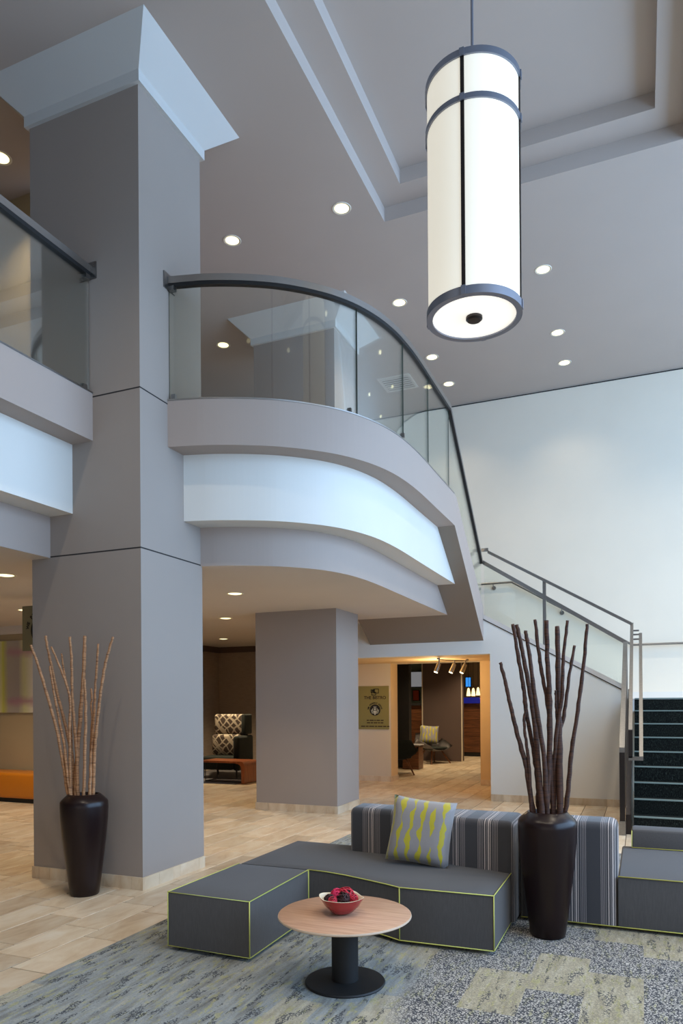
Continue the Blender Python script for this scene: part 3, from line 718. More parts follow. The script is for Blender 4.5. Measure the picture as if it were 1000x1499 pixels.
b = tube(new(), [(0, 0, PH-0.02), (0, 0, ZC+0.33-4.61)], 0.011, 10); obj('rod', b, 'ring', pd, world=False, smooth=True)
b = new()
for k in range(2):
    c = bx(new(), -r, r, -0.01, 0.01, PH-0.025, PH-0.01); bmesh.ops.rotate(c, verts=c.verts, matrix=Matrix.Rotation(k*math.pi/2, 3, 'Z')); merge(b, c)
obj('spider', b, 'steeldark', pd, world=False)
b = lathe(new(), [(0, ZC+0.30-4.61), (0.06, ZC+0.31-4.61), (0.07, ZC+0.34-4.61)], 24); obj('canopy', b, 'ring', pd, world=False, smooth=True)
# ------------------------------------------------------------------ ceiling vent above the balcony
vt = thing('ceiling_vent', 'white slatted air vent in the ceiling beyond the balcony glass', 'vent', (-4.05, 12.45, ZC))
obj('frame', ringslab(new(), -0.30, 0.30, -0.30, 0.30, -0.25, 0.25, -0.25, 0.25, -0.012, 0), 'white', vt, world=False)
obj('backing', bx(new(), -0.25, 0.25, -0.25, 0.25, -0.003, 0), 'joint', vt, world=False)
for k in range(6): obj('slat', bx(new(), -0.25, 0.25, -0.22+k*0.08, -0.19+k*0.08, -0.012, -0.003), 'white', vt, world=False)
# ------------------------------------------------------------------ sofas
def soft(poly, z0, z1, bulge=0.018, r=0.012):
    """upholstered block: polygon plan with a gently crowned top"""
    bm = new(); n = len(poly); cx = sum(p[0] for p in poly)/n; cy = sum(p[1] for p in poly)/n
    rings = []
    for k, z in ((1.0, z0), (1.0, z1-r), (0.985, z1), (0.86, z1+bulge*0.55), (0.55, z1+bulge*0.95)):
        rings.append([bm.verts.new((cx+(p[0]-cx)*k, cy+(p[1]-cy)*k, z)) for p in poly])
    bm.faces.new(rings[0])
    for A, B in zip(rings, rings[1:]):
        for i in range(n): bm.faces.new((A[i], A[(i+1) % n], B[(i+1) % n], B[i]))
    bm.faces.new(rings[-1]); bmesh.ops.recalc_face_normals(bm, faces=bm.faces); return bm
def piping(parent, lines, r=0.0038):
    for ln in lines: obj('piping', tube(new(), ln, r, 6), 'lime', parent, smooth='all')
def dens(a, b, n=10): return [(a[0]+(b[0]-a[0])*i/n, a[1]+(b[1]-a[1])*i/n) for i in range(n)]
zt = 0.39; zb_ = 0.035
so = thing('sectional_sofa', 'charcoal sectional sofa with lime piping and a yellow patterned cushion on it', 'sofa', (-1.9, 4.9, FZ))
ott = [(-2.91, 3.955), (-2.285, 3.945), (-2.305, 4.85), (-2.90, 4.85)]
seat = [(-2.895, 4.86), (-2.305, 4.86), (-2.15, 4.845), (-1.98, 4.80), (-1.80, 4.735), (-1.62, 4.665), (-1.515, 4.615), (-0.885, 4.635), (-0.885, 5.45), (-2.24, 5.82), (-2.885, 5.84)]
def subd(poly, m):
    out = []
    for i, p in enumerate(poly):
        q = poly[(i+1) % len(poly)]
        out += dens(p, q, m)
    return out
seg = obj('ottoman_seat', soft(subd(ott, 4), zb_, zt, 0.02), 'sofa', so, smooth=True)
ins = lambda P, k, z: [(sum(q[0] for q in P)/len(P)*(1-k)+p[0]*k, sum(q[1] for q in P)/len(P)*(1-k)+p[1]*k, z) for p in P]
piping(seg, [[(p[0], p[1], zt) for p in (ott[3], ott[0], ott[1], ott[2])], [(p[0], p[1], zb_) for p in (ott[3], ott[0], ott[1], ott[2])]]+[[(p[0], p[1], zb_), (p[0], p[1], zt)] for p in ott[:3]])
seg = obj('main_seat', soft(subd(seat, 2), zb_, zt, 0.016), 'sofa', so, smooth=True)
fr = seat[1:9]
piping(seg, [[(p[0], p[1]-0.002, zt) for p in fr[:-1]]+[(-0.883, 5.30, zt)], [(p[0], p[1]-0.002, zb_) for p in fr]]+[[(p[0], p[1]-0.002, zb_), (p[0], p[1]-0.002, zt)] for p in (seat[1], seat[6], seat[7])])
bk = [(-2.25, 5.54), (-1.85, 5.52), (-1.22, 5.31), (-0.86, 5.27), (-0.86, 5.78), (-1.5, 5.80), (-2.27, 5.86)]
b = prism(new(), bk, zb_, 0.765); bevel(b, 0.05, 4, lambda e: max(v.co.z for v in e.verts) > 0.7 and (min(v.co.z for v in e.verts) > 0.7 or abs(e.verts[0].co.x+0.86) < 0.01 or e.verts[0].co.x < -2.2))
obj('backrest', b, 'striped', so, smooth=True)
b = new()
for p in ott: bx(b, p[0]-0.03+(0.08 if p[0] < -2.6 else -0.08), p[0]+0.03+(0.08 if p[0] < -2.6 else -0.08), p[1]-0.03+(0.08 if p[1] < 4.3 else -0.08), p[1]+0.03+(0.08 if p[1] < 4.3 else -0.08), FZ, zb_+0.01)
obj('feet', b, 'nearblack', so)
obj('plinth', prism(new(), [(-2.8, 4.95), (-2.3, 4.95), (-1.5, 4.72), (-0.97, 4.73), (-0.97, 5.7), (-2.8, 5.75)], FZ, zb_+0.005), 'nearblack', so)
s2 = thing('sectional_sofa', 'charcoal sofa with a free-standing striped back behind the dark vase near the stairs', 'sofa', (0.2, 5.9, FZ))
b = bx(new(), -0.845, -0.165, 5.455, 5.80, zb_, 0.765); bevel(b, 0.055, 4, lambda e: min(v.co.z for v in e.verts) > 0.7 or (abs(e.verts[0].co.z-e.verts[1].co.z) > 0.3))
obj('backrest', b, 'striped', s2, smooth=True)
q = [(-0.163, 5.46), (1.3, 5.46), (1.3, 6.62), (-0.163, 6.62)]
seg = obj('seat', soft(subd(q, 4), zb_, zt, 0.012), 'sofa', s2, smooth=True)
piping(seg, [[(-0.163, 5.458, zt), (1.3, 5.458, zt)], [(-0.84, 5.452, zb_), (1.3, 5.458, zb_)]])
bkp = [(6.50, 0.395), (6.56, 0.545), (6.80, 0.545), (6.86, 0.395)]
b = prism(new(), bkp, -0.085, 1.3, 'x'); bevel(b, 0.02, 2); seg = obj('far_cushion', b, 'sofa', s2, smooth=True)
piping(seg, [[(-0.083, 6.495, 0.405), (1.3, 6.495, 0.405)], [(-0.085, 6.50, 0.405), (-0.085, 6.555, 0.535)]])
obj('plinth', bx(new(), -0.78, 1.25, 5.53, 6.5, FZ, zb_+0.005), 'nearblack', s2)
# cushion leaning on the backrest
def cushion(w, h, t, n=14):
    bm = new(); g = {}
    for s in (1, -1):
        for i in range(n+1):
            for j in range(n+1):
                x = -1+2*i/n; z = -1+2*j/n
                edge = i in (0, n) or j in (0, n)
                if edge and s == -1: g[s, i, j] = g[1, i, j]; continue
                px = x*(1-0.06*(1-z*z)*abs(x)**3*1.0); pz = z*(1-0.06*(1-x*x)*abs(z)**3)
                d = ((1-x**4)*(1-z**4))**0.55*t/2
                g[s, i, j] = bm.verts.new((px*w/2, -s*d, pz*h/2))
        for i in range(n):
            for j in range(n): bm.faces.new([g[s, i, j], g[s, i+1, j], g[s, i+1, j+1], g[s, i, j+1]])
    bmesh.ops.recalc_face_normals(bm, faces=bm.faces); return bm
pc = obj('cushion', cushion(0.50, 0.50, 0.17), 'pillow', smooth='all')
pc.location = (-1.555, 5.265, 0.655); pc.rotation_euler = (math.radians(-14), math.radians(5), math.radians(-1))
tag(pc, 'square grey scatter cushion with wavy yellow strokes leaning on the sofa back', 'cushion')
# ------------------------------------------------------------------ coffee table and bowl
TX, TY = -1.61, 3.88
ct = thing('coffee_table', 'round coffee table with pale wood top on a black pedestal', 'table', (TX, TY, FZ))
b = lathe(new(), [(0, 0.372), (0.30, 0.372), (0.372, 0.384), (0.385, 0.392)], 72); top = obj('underside', b, 'edge', ct, world=False, smooth=True)
b = lathe(new(), [(0.383, 0.388), (0.390, 0.394), (0.388, 0.402), (0.384, 0.4045)], 72); obj('table_edge', b, 'edge', ct, world=False, smooth=True)
b = lathe(new(), [(0.386, 0.4035), (0.384, 0.405), (0, 0.405)], 72); obj('table_top', b, 'beech', ct, world=False, smooth=True)
b = lathe(new(), [(0.078, 0.012), (0.078, 0.374)], 40); obj('column', b, 'nearblack', ct, world=False, smooth=True)
b = lathe(new(), [(0, 0.0), (0.232, 0.0), (0.235, 0.006), (0.230, 0.014), (0.09, 0.020), (0, 0.020)], 64); obj('base_plate', b, 'nearblack', ct, world=False, smooth=True)
bz = FZ+0.405; bp = W(500, 1337, z=bz)
bw = thing('bowl', 'red square-rimmed bowl with cream inside on the round table', 'bowl', (bp.x, bp.y, bz), YAW+0.35)
def bowlprof(pts, mat, name):
    b = lathe(new(), pts, 48, sq=3.2)
    for v in b.verts:
        a = math.atan2(v.co.y, v.co.x); rr = math.hypot(v.co.x, v.co.y)
        v.co.z += 0.004*math.cos(4*a)*-1*(rr/0.13)**3
    return obj(name, b, mat, bw, world=False, smooth='all')
bowlprof([(0, 0.004), (0.045, 0.004), (0.06, 0.012), (0.095, 0.05), (0.118, 0.09), (0.121, 0.097)], 'redglaze', 'outer_shell')
bowlprof([(0.121, 0.097), (0.117, 0.098), (0.113, 0.092), (0.090, 0.055), (0.055, 0.02), (0, 0.014)], 'creamglaze', 'inner_glaze')
def rattan(name, label, loc, r, mat, n=11):
    t = thing(name, label, 'decorative ball', loc, 0, 'decorative balls in the red bowl')
    b = lathe(new(), [(r*0.8*math.sin(math.pi*k/8), -r*0.8*math.cos(math.pi*k/8)) for k in range(9)], 14); obj('core', b, 'rattan_k' if mat != 'rattan_p' else mat, t, world=False, smooth='all')
    b = new()
    for k in range(n):
        R = Matrix.Rotation(random.uniform(0, 6.3), 3, 'Z') @ Matrix.Rotation(random.uniform(0, 3.14), 3, 'X')
        tube(b, [R @ Vector((r*0.94*math.cos(a), r*0.94*math.sin(a), random.uniform(-.1, .1)*r)) for a in [2*math.pi*i/18 for i in range(18)]], r*0.085, 5, True)
    obj('strands', b, mat, t, world=False, smooth='all')
for px, py, dz, rr, mat, nm, lb in ((515, 1305, 0.088, 0.052, 'rattan_r', 'rattan_ball', 'red woven rattan ball, largest in the bowl'),
        (490, 1308, 0.088, 0.042, 'rattan_p', 'petal_ball', 'bright pink ball at the side of the bowl'),
        (503, 1316, 0.078, 0.042, 'rattan_k', 'seed_pod', 'dark plum pod at the front of the bowl'),
        (503, 1303, 0.105, 0.024, 'rattan_k', 'seed_pod', 'small black pod on top between the red and pink balls'),
        (480, 1317, 0.075, 0.034, 'rattan_k', 'seed_pod', 'dark pod below the pink ball by the bowl rim'),
        (487, 1318, 0.085, 0.026, 'rattan_r', 'rattan_ball', 'small red woven ball below the pink one'),
        (524, 1315, 0.078, 0.03, 'rattan_r', 'rattan_ball', 'small red woven ball against the right rim of the bowl')):
    p = W(px, py, z=bz+dz)
    c = Vector((p.x-bp.x, p.y-bp.y)); lim = 0.085-rr*0.4
    if c.length > lim: c *= lim/c.length
    rattan(nm, lb.replace('right rim', 'rim beside the red ball') if 'right' in lb else lb, (bp.x+c.x, bp.y+c.y, bz+dz), rr, mat)
# ------------------------------------------------------------------ vases with branches
def vase(loc, label):
    t = thing('floor_vase', label, 'vase', loc)
    pr = [(0, 0), (0.112, 0), (0.120, 0.012), (0.138, 0.14), (0.160, 0.32), (0.182, 0.50), (0.196, 0.66), (0.200, 0.76), (0.197, 0.80), (0.186, 0.815), (0.135, 0.862), (0.124, 0.865), (0.118, 0.855), (0.115, 0.78), (0, 0.76)]
    obj('body', lathe(new(), pr, 56), 'vase', t, world=False, smooth='all')
    return t
VL = (-4.44, 4.86, 0.0); VR = (-0.615, 5.18, FZ)
vase(VL, 'tall dark brown floor vase holding light branches in front of the grey pillar')
vase(VR, 'tall dark brown floor vase holding dark branches between the two sofas')
def branches(vloc, origin, k, data, mat, label, group, special):
    thick = 1.28 if mat == 'stick_d' else 1.15
    dep = (Vector(vloc)-Vector((0, 0, H))).dot(CF)
    for idx, (th, pts) in enumerate(data):
        dd = random.uniform(-0.05, 0.05); lean = random.uniform(-0.10, 0.10); P = []
        px = [(origin[0]+x*k, origin[1]+y*k) for x, y in pts]
        vb = max(p[1] for p in px); vt_ = min(p[1] for p in px)
        for (u, v) in px:
            f = (vb-v)/max(1, vb-vt_)
            w = dep+dd*(1-f)+lean*f
            P.append(Vector((0, 0, H))+(CR*((u-500)/F)-CU*((v-V0)/F)+CF)*w)
        base = P[-1]
        c = Vector((base.x-vloc[0], base.y-vloc[1]))
        if c.length > 0.085: c *= 0.085/c.length
        P.append(Vector((vloc[0]+c.x*0.75, vloc[1]+c.y*0.75, vloc[2]+0.775)))
        # resample with small knobs
        Q = []; rad = []; total = len(P)-1
        for i in range(total):
            for s in range(7):
                t = s/7; p0 = P[max(i-1, 0)]; p1 = P[i]; p2 = P[i+1]; p3 = P[min(i+2, total)]
                q = 0.5*((2*p1)+(p2-p0)*t+(2*p0-5*p1+4*p2-p3)*t*t+(3*p1-p0-3*p2+p3)*t**3)
                Q.append(q+Vector((random.uniform(-1, 1), random.uniform(-1, 1), 0))*0.0022)
        Q.append(P[-1])
        for i in range(len(Q)): rad.append(th*thick*(0.62+0.38*i/len(Q))*(1+random.uniform(-.10, .10)))
        o = obj('branch', tube(new(), Q, rad, 8), mat, smooth='all')
        tag(o, special.get(idx, label), 'branch', group)
KR = 0.21333; KL = 0.18
branches(VR, (720, 890), KR, [
    (.015, [(60,375),(95,520),(130,680),(180,880),(240,1110),(285,1400)]), (.015, [(145,110),(175,300),(218,545),(237,720),(285,960),(315,1200),(325,1400)]),
    (.011, [(236,700),(221,770),(233,900),(255,1060),(275,1400)]), (.017, [(172,115),(205,270),(245,480),(285,720),(318,1050),(345,1400)]),
    (.015, [(232,155),(255,300),(280,500),(315,740),(355,1000),(380,1400)]), (.014, [(297,80),(320,280),(350,480),(388,700),(400,1000),(420,1400)]),
    (.018, [(376,85),(382,350),(398,640),(396,950),(378,1400)]), (.020, [(450,125),(456,450),(462,800),(466,1400)]),
    (.013, [(522,85),(492,330),(482,600),(440,900),(415,1400)]), (.013, [(567,258),(530,480),(495,740),(445,950),(425,1400)]),
    (.014, [(655,110),(630,400),(590,700),(545,1020),(505,1395)]), (.009, [(437,565),(443,680),(448,850),(455,1400)])],
    'stick_d', 'dark brown branch standing in the vase between the sofas', 'dark branches in the vase', {0: 'lower dark branch leaning out towards the passage wall', 2: 'thin crooked dark branch bent beside the straight ones', 7: 'thickest dark branch standing upright in the vase', 9: 'dark branch leaning to the stairs, shorter than its neighbour', 10: 'long dark branch leaning furthest towards the stair railing', 11: 'shortest thin dark branch beside the thickest one'})
branches(VL, (40, 910), KL, [
    (.014, [(28,190),(80,330),(140,520),(240,880),(300,1200),(330,1390)]), (.014, [(147,115),(180,280),(240,560),(300,800),(360,1080),(385,1390)]),
    (.012, [(183,360),(210,530),(255,780),(300,1000),(345,1390)]), (.011, [(195,205),(270,380),(325,530),(350,660),(345,900),(355,1390)]),
    (.010, [(277,260),(300,420),(335,560),(352,760),(370,1390)]), (.014, [(345,125),(362,350),(366,620),(385,860),(405,1100),(410,1390)]),
    (.019, [(468,115),(458,400),(435,740),(410,1050),(395,1390)]), (.014, [(465,470),(476,700),(470,1000),(460,1385)]),
    (.011, [(518,545),(526,620),(520,690),(528,800),(520,1000),(510,1390)]), (.013, [(578,180),(556,500),(542,800),(520,1100),(508,1390)]),
    (.014, [(697,125),(650,290),(615,450),(578,740),(548,1050),(535,1390)])],
    'stick_l', 'light brown ringed branch standing in the vase by the pillar', 'light branches in the vase', {0: 'light branch leaning furthest out towards the lobby painting', 6: 'thickest light branch standing upright in the vase', 8: 'short kinked light branch with a wavy tip', 10: 'light branch leaning furthest out towards the pillar corner'})
# ------------------------------------------------------------------ lobby at the left: painting, bench, hanging sign
pa = obj('painting', bx(new(), -0.95, 0.95, -0.02, 0.02, -0.63, 0.63), 'painting'); pa.location = (-10.1, 9.425, 2.11)
tag(pa, 'wide abstract canvas of cream, yellow-green and mauve on the tan wall', 'painting')
be = thing('bench', 'long orange leather bench under the abstract painting', 'bench', (-10.5, 9.15, 0))
b = bx(new(), -12.6, -8.3, 8.86, 9.39, 0.07, 0.49); bevel(b, 0.05, 4); obj('seat', b, 'orange', be, smooth=True)
obj('plinth', bx(new(), -12.5, -8.4, 8.93, 9.36, 0, 0.08), 'nearblack', be)
def emblem(cx, cz, y, R, arc_txt, parent, size, outer):
    """round dark emblem with a pale crowned wave figure and lettering arched above it"""
    b = new(); b2 = lathe(new(), [(0, 0), (R, 0), (R, 0.002), (0, 0.002)], 36)
    bmesh.ops.transform(b2, matrix=Matrix.Translation((cx, y, cz)) @ Matrix.Rotation(math.radians(90), 4, 'X'), verts=b2.verts); obj('emblem_disc', b2, 'ink', parent)
    b = new()
    lathe_pts = []
    for s in (-1, 1):
        for k, a in enumerate((0.36, 0.60)):
            pts = [(cx+s*R*(a+0.07*math.sin(q*6+k)), y-0.003, cz+R*(0.30-k*0.22-q*0.95)) for q in [i/8*(1-0.3*k) for i in range(9)]]
            tube(b, pts, R*0.055, 4)
    prism(b, [(cx-R*0.20, cz-R*0.10), (cx+R*0.20, cz-R*0.10), (cx+R*0.10, cz-R*0.85), (cx-R*0.10, cz-R*0.85)], y-0.004, y-0.002, 'y')
    c = lathe(new(), [(0, 0), (R*0.17, 0), (R*0.17, 0.002), (0, 0.002)], 16)
    bmesh.ops.transform(c, matrix=Matrix.Translation((cx, y-0.002, cz+R*0.16)) @ Matrix.Rotation(math.radians(90), 4, 'X'), verts=c.verts); merge(b, c)
    for a in (-0.16, 0, 0.16): prism(b, [(cx+R*(a-0.07), cz+R*0.42), (cx+R*(a+0.07), cz+R*0.42), (cx+R*a*1.5, cz+R*0.72)], y-0.004, y-0.002, 'y')
    obj('emblem_figure', b, 'inkwhite', parent)
    b = new(); n = len(arc_txt)
    for i, ch in enumerate(arc_txt):
        if ch == ' ': continue
        a = math.radians(-78+156*i/(n-1))
        merge(b, text_bm(ch, size, cx+outer*math.sin(a), cz+outer*math.cos(a), y-0.002, a, 0.002))
    obj('arched_lettering', b, 'ink', parent)
hs = thing('hanging_sign', 'grey-green sign hanging from the soffit behind the tall pillar, round emblem on it', 'sign', (-7.1, 7.0, 2.32))
obj('panel', bx(new(), -7.40, -6.72, 7.0, 7.02, 2.32, 2.90), 'signgrey', hs)
for x in (-7.2, -6.9): obj('hanger', tube(new(), [(x, 7.01, 2.89), (x, 7.01, ZS)], 0.004, 6), 'steel', hs)
emblem(-7.06, 2.58, 6.998, 0.19, 'WE PROUDLY SERVE', hs, 0.062, 0.245)
# ------------------------------------------------------------------ bistro sign
YS = YP2-0.012
bs_ = thing('wall_sign', 'olive wall sign lettered THE BISTRO with a round emblem beside the passage', 'sign', (-5.17, YS, 1.07))
obj('panel', bx(new(), -5.62+0.03, -4.735, YS-0.018, YS, 1.065, 1.945), 'sign', bs_)
yf = YS-0.019; sc = W(549, 1030, y=yf).x
def frame_sq(x0, x1, z0, z1, w): return ringslab2(x0, x1, z0, z1, w)
def ringslab2(x0, x1, z0, z1, w):
    b = new()
    for a in ((x0, x1, z0, z0+w), (x0, x1, z1-w, z1), (x0, x0+w, z0, z1), (x1-w, x1, z0, z1)): bx(b, a[0], a[1], yf-0.002, yf, a[2], a[3])
    return b
b = ringslab2(sc-0.03, sc+0.085, 1.795, 1.89, 0.014); merge(b, ringslab2(sc-0.09, sc, 1.81, 1.875, 0.014)); merge(b, ringslab2(sc-0.075, sc+0.025, 1.755, 1.825, 0.014)); bx(b, sc-0.065, sc-0.025, yf-0.002, yf, 1.83, 1.86)
obj('square_logo', b, 'ink', bs_)
obj('lettering', text_bm('THE BISTRO', 0.088, sc, 1.705, yf, 0, 0.002), 'inkbrown', bs_)
emblem(sc, 1.455, yf, 0.115, 'WE PROUDLY SERVE', bs_, 0.036, 0.145)
b = new()
for z, ws_ in ((1.245, (.05, .09, .03, .08, .06)), (1.195, (.07, .05, .08, .04, .06)), (1.122, (.09, .06, .11, .05, .1, .07, .05))):
    tot = sum(ws_)+0.014*(len(ws_)-1); x = sc-tot/2
    for w in ws_: bx(b, x, x+w, yf-0.002, yf, z-0.011, z+0.011); x += w+0.014
obj('small_print', b, 'inkbrown', bs_)
# ------------------------------------------------------------------ nook furniture
rg = obj('rug', bx(new(), -9.6, -7.45, 12.35, 15.2, 0, 0.008), 'rug'); tag(rg, 'plain grey rug on the tiles in the wallpapered nook', 'rug')
ac = thing('armchair', 'high-backed armchair in brown and cream lattice fabric in the nook', 'armchair', (-8.36, 13.56, 0.008), math.radians(6))
def rbox(x0, x1, y0, y1, z0, z1, r, seg=3): return bevel(bx(new(), x0, x1, y0, y1, z0, z1), r, seg)
obj('upper_back', rbox(-0.40, 0.30, 0.12, 0.30, 0.93, 1.36, 0.05), 'lattice', ac, world=False, smooth=True)
obj('lower_back', rbox(-0.44, 0.28, 0.06, 0.30, 0.46, 0.92, 0.07), 'lattice', ac, world=False, smooth=True)
obj('side_panel', rbox(0.285, 0.39, 0.05, 0.42, 0.92, 1.36, 0.03), 'darkfab', ac, world=False, smooth=True)
obj('side_panel', rbox(0.27, 0.42, -0.35, 0.42, 0.16, 0.90, 0.05), 'darkfab', ac, world=False, smooth=True)
obj('seat', rbox(-0.48, 0.28, -0.42, 0.10, 0.18, 0.46, 0.05), 'darkfab', ac, world=False, smooth=True)
obj('rear_shell', rbox(-0.46, 0.30, 0.29, 0.42, 0.14, 1.30, 0.04), 'darkfab', ac, world=False, smooth=True)
for x in (-0.42, 0.36):
    for y in (-0.35, 0.34): obj('leg', tube(new(), [(x, y, 0), (x, y, 0.19)], 0.02, 8), 'nearblack', ac, world=False, smooth=True)
tb = thing('side_table', 'low wooden table with one curved solid end in front of the lattice armchair', 'table', (-7.72, 12.75, 0.008))
prof = [(-0.62, 0.44), (-0.62, 0.40), (0.18, 0.40), (0.26, 0.385), (0.31, 0.35), (0.325, 0.30), (0.33, 0.0), (0.40, 0.0), (0.40, 0.34), (0.385, 0.40), (0.35, 0.435), (0.30, 0.44)]
obj('curved_top', prism(new(), prof, -0.28, 0.28, 'y'), 'redwood', tb, world=False, smooth=True)
b = new(); tube(b, [(-0.55, -0.22, 0.40), (-0.55, -0.22, 0.02), (0.30, -0.22, 0.02)], 0.012, 6); tube(b, [(-0.55, 0.22, 0.40), (-0.55, 0.22, 0.02), (0.30, 0.22, 0.02)], 0.012, 6); tube(b, [(-0.55, -0.22, 0.02), (-0.55, 0.22, 0.02)], 0.012, 6)
obj('metal_frame', b, 'nearblack', tb, world=False, smooth=True)
# ------------------------------------------------------------------ track spotlights in the vestibule
tk = thing('track_light', 'steel track light with three angled spot heads at the passage ceiling', 'track light', (W(660, 963, z=2.4).x, 12.7, 2.40))
A = W(642, 962, y=12.5); B = W(684, 966, y=13.1)
A.z = 2.37; B.z = 2.37
obj('rail', tube(new(), [A, B], 0.012, 8), 'steel', tk, smooth=True)
for q in (A, B): obj('ceiling_mount', tube(new(), [q, Vector((q.x, q.y, 2.40))], 0.03, 12), 'steel', tk, smooth=True)
for f, dx in ((0.02, -0.05), (0.55, -0.06), (0.93, -0.06)):
    p = A.lerp(B, f); e = p+Vector((0, 0, -0.07)); h = e+Vector((dx, -0.04, -0.15))
    s_ = obj('spot_head', tube(new(), [p, e, e, h], [0.012, 0.014, 0.036, 0.042], 14), 'steel', tk, smooth=True)
    dv = (h-e).normalized(); obj('bulb', tube(new(), [h, h+dv*0.006], 0.034, 14), 'bulb', s_)
def lamp(name, kind, loc, e, col=(1.0, 0.72, 0.38), rad=0.1, parent=None, spot=None, rot=None):
    l = bpy.data.lights.new(name, kind); l.energy = e; l.color = col; l.shadow_soft_size = rad
    o = bpy.data.objects.new(name, l); COL.objects.link(o); o.location = loc
    if spot: l.spot_size = math.radians(spot); l.spot_blend = 0.6
    if rot: o.rotation_euler = rot
    return o
lamp('track_lamp', 'POINT', (-3.5, 12.95, 2.12), 30)
# ------------------------------------------------------------------ bar seen through the passage
YC = 19.0
x0, x1, x2 = W(619, 1000, y=YC).x, W(675, 1000, y=YC).x, W(682, 1000, y=YC+1.2).x
wall('wall_bar_pier', bx(new(), x0, x1, YC, YC+0.3, 0, 2.9), 'brownwall')
b = new(); bx(b, x0-0.03, x0, YC-0.01, YC+0.02, 0, 2.9); bx(b, x1, x1+0.03, YC-0.01, YC+0.02, 0, 2.9); obj('trim_3', b, 'cream', kind='structure')
YD = 16.9; d0, d1 = W(560, 1000, y=YD).x, W(598.5, 1000, y=YD).x
wall('wall_bar_left', bx(new(), d0, d1, YD, YD+0.2, 0, 2.9), 'nearblack')
def counter(name, label, u0, u1, y, ztop):
    xa, xb = W(u0, 1050, y=y).x, W(u1, 1050, y=y).x
    t = thing(name, label, 'bar counter', ((xa+xb)/2, y+0.3, 0))
    n = 6
    for k in range(n):
        z0 = 0.12+(ztop-0.12)*k/n; obj('plank', bx(new(), xa, xb, y, y+0.03, z0+0.004, 0.12+(ztop-0.12)*(k+1)/n-0.004), 'walnut', t)
    obj('body', bx(new(), xa+0.01, xb-0.01, y+0.03, y+0.6, 0.0, ztop), 'nearblack', t)
    return t, xa, xb
t, xa, xb = counter('bar_counter', 'walnut bar counter with a blue lit top edge beyond the passage', 676, 716, 20.8, 1.55)
obj('counter_top', bx(new(), xa-0.05, xb+0.05, 20.72, 21.45, 1.55, 1.72), 'bluetop', t)
t, xa2, xb2 = counter('bar_counter', 'walnut bar counter under the lit menu screen beyond the passage', 590, 622, 20.2, 1.50)
obj('counter_top', bx(new(), xa2-0.05, xb2+0.05, 20.15, 20.85, 1.50, 1.56), 'nearblack', t)
for u, v in ((686, 1014), (693, 1014), (700, 1013)):
    p = W(u, v, y=21.2)
    t = thing('bar_pendant', 'small glowing amber pendant over the blue-edged bar', 'pendant lamp', (p.x, p.y, p.z), 0, 'amber pendants over the bar')
    obj('shade', lathe(new(), [(0.015, 0.14), (0.035, 0.10), (0.062, -0.08), (0.055, -0.10)], 16), 'warmglass', t, world=False, smooth=True)
    obj('cord', tube(new(), [(0, 0, 0.15), (0, 0, 2.9-p.z)], 0.006, 6), 'nearblack', t, world=False)
def flatpanel(name, label, cat, u0, u1, v0, v1, y, mat, th=0.06):
    a, c = W(u0, v0, y=y), W(u1, v1, y=y)
    t = thing(name, label, cat, ((a.x+c.x)/2, y, c.z))
    obj('housing', bx(new(), a.x, c.x, y, y+th, c.z, a.z), 'nearblack', t)
    obj('face', bx(new(), a.x+0.02, c.x-0.02, y-0.006, y, c.z+0.02, a.z-0.02), mat, t); return t
flatpanel('television', 'wall television with a blue picture above the bar', 'television', 681, 690, 991, 1006, 22.53, 'screen')
flatpanel('menu_screen', 'pale lit menu screen above the walnut counter', 'screen', 601, 621, 983, 1006, 21.94, 'menu')
flatpanel('framed_print', 'small red-orange framed print behind the counter under the menu screen', 'picture', 604, 614, 1010, 1026, 21.94, 'redart')
wall('wall_bar_recess', bx(new(), xa2-1.5, x0, 22.0, 22.1, 0, 2.9), 'greenwall')
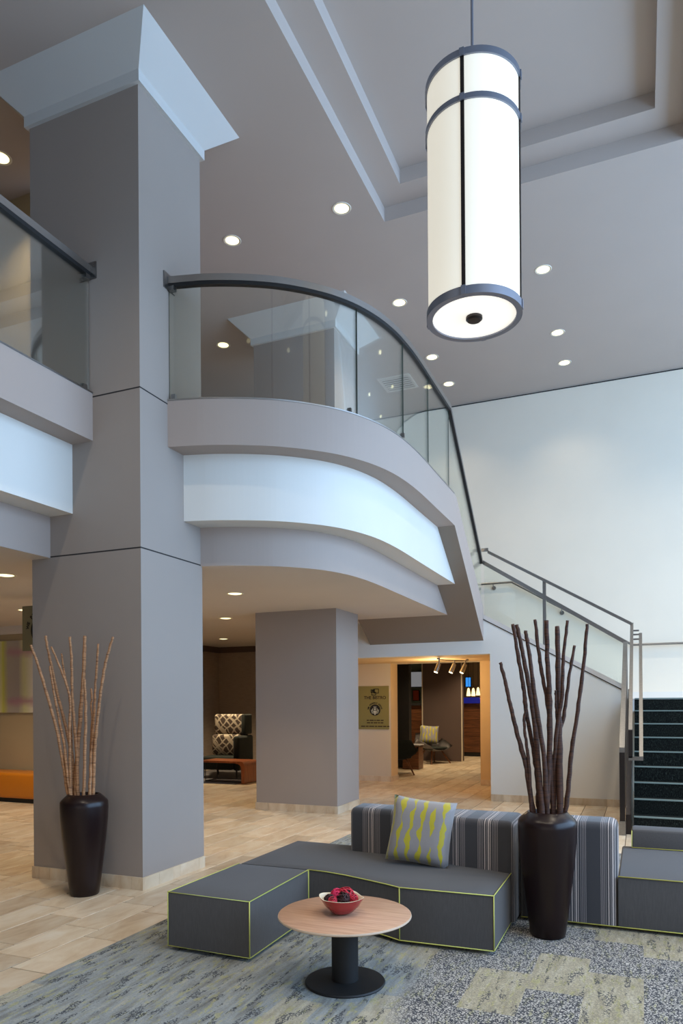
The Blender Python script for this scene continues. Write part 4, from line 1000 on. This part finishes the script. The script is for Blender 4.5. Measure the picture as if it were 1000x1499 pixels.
def lounge(name, label, loc, rot, mat):
    t = thing(name, label, 'chair', loc, rot)
    b = new(); nu, nv = 12, 10; g = []
    for i in range(nu+1):
        row = []
        for j in range(nv+1):
            s = -1+2*i/nu; q = j/nv
            if q < 0.5: y = -0.36+q*2*0.62; z = 0.36-0.05*math.sin(q*2*math.pi)+0.10*abs(s)**3
            else: k = (q-0.5)*2; y = 0.26+0.20*k; z = 0.36+0.42*k
            wv = 0.36+0.06*math.sin(q*math.pi)-(0.10*max(0, q-0.6)/0.4)
            z += 0.20*abs(s)**3*math.sin(min(1, q*1.3)*math.pi)**1.0
            row.append(b.verts.new((s*wv, y-0.06*(abs(s)**2)*(1 if q > 0.5 else 0), z)))
        g.append(row)
    for i in range(nu):
        for j in range(nv): b.faces.new((g[i][j], g[i+1][j], g[i+1][j+1], g[i][j+1]))
    r_ = bmesh.ops.solidify(b, geom=b.faces[:], thickness=0.05)
    obj('shell', b, mat, t, world=False, smooth='all')
    obj('seat_pad', rbox(-0.27, 0.27, -0.28, 0.24, 0.36, 0.43, 0.03), 'darkfab', t, world=False, smooth=True)
    for x in (-1, 1):
        for y in (-1, 1): obj('leg', tube(new(), [(x*0.32, y*0.32, 0), (x*0.16, y*0.14, 0.34)], [0.016, 0.026], 8), 'walnut', t, world=False, smooth=True)
    return t
p = W(634, 1117, z=0)
lounge('lounge_chair', 'grey shell lounge chair holding a yellow and grey cushion in the bar', (p.x, p.y, 0), math.radians(56), 'greychair')
q = obj('cushion', cushion(0.50, 0.50, 0.15, 10), 'pillow', smooth='all'); q.scale = (1.0, 1.0, 1.0)
q.location = (p.x-0.13, p.y+0.10, 0.74); q.rotation_euler = (math.radians(-18), math.radians(4), math.radians(20))
tag(q, 'small yellow and grey striped cushion on the shell lounge chair', 'cushion')
p2 = W(592, 1133, z=0)
lounge('lounge_chair', 'dark shell lounge chair half hidden by the passage wall beside a wooden drum table', (p2.x-0.12, p2.y, 0), math.radians(200), 'darkfab')
p3 = W(610, 1126, z=0)
dt = thing('drum_table', 'square wooden side table standing between the two lounge chairs', 'table', (p3.x-0.12, p3.y+0.1, 0))
obj('body', rbox(-0.20, 0.20, -0.20, 0.20, 0.0, 0.56, 0.012, 1), 'walnut', dt, world=False); obj('top', rbox(-0.22, 0.22, -0.22, 0.22, 0.56, 0.59, 0.008, 1), 'greychair', dt, world=False)
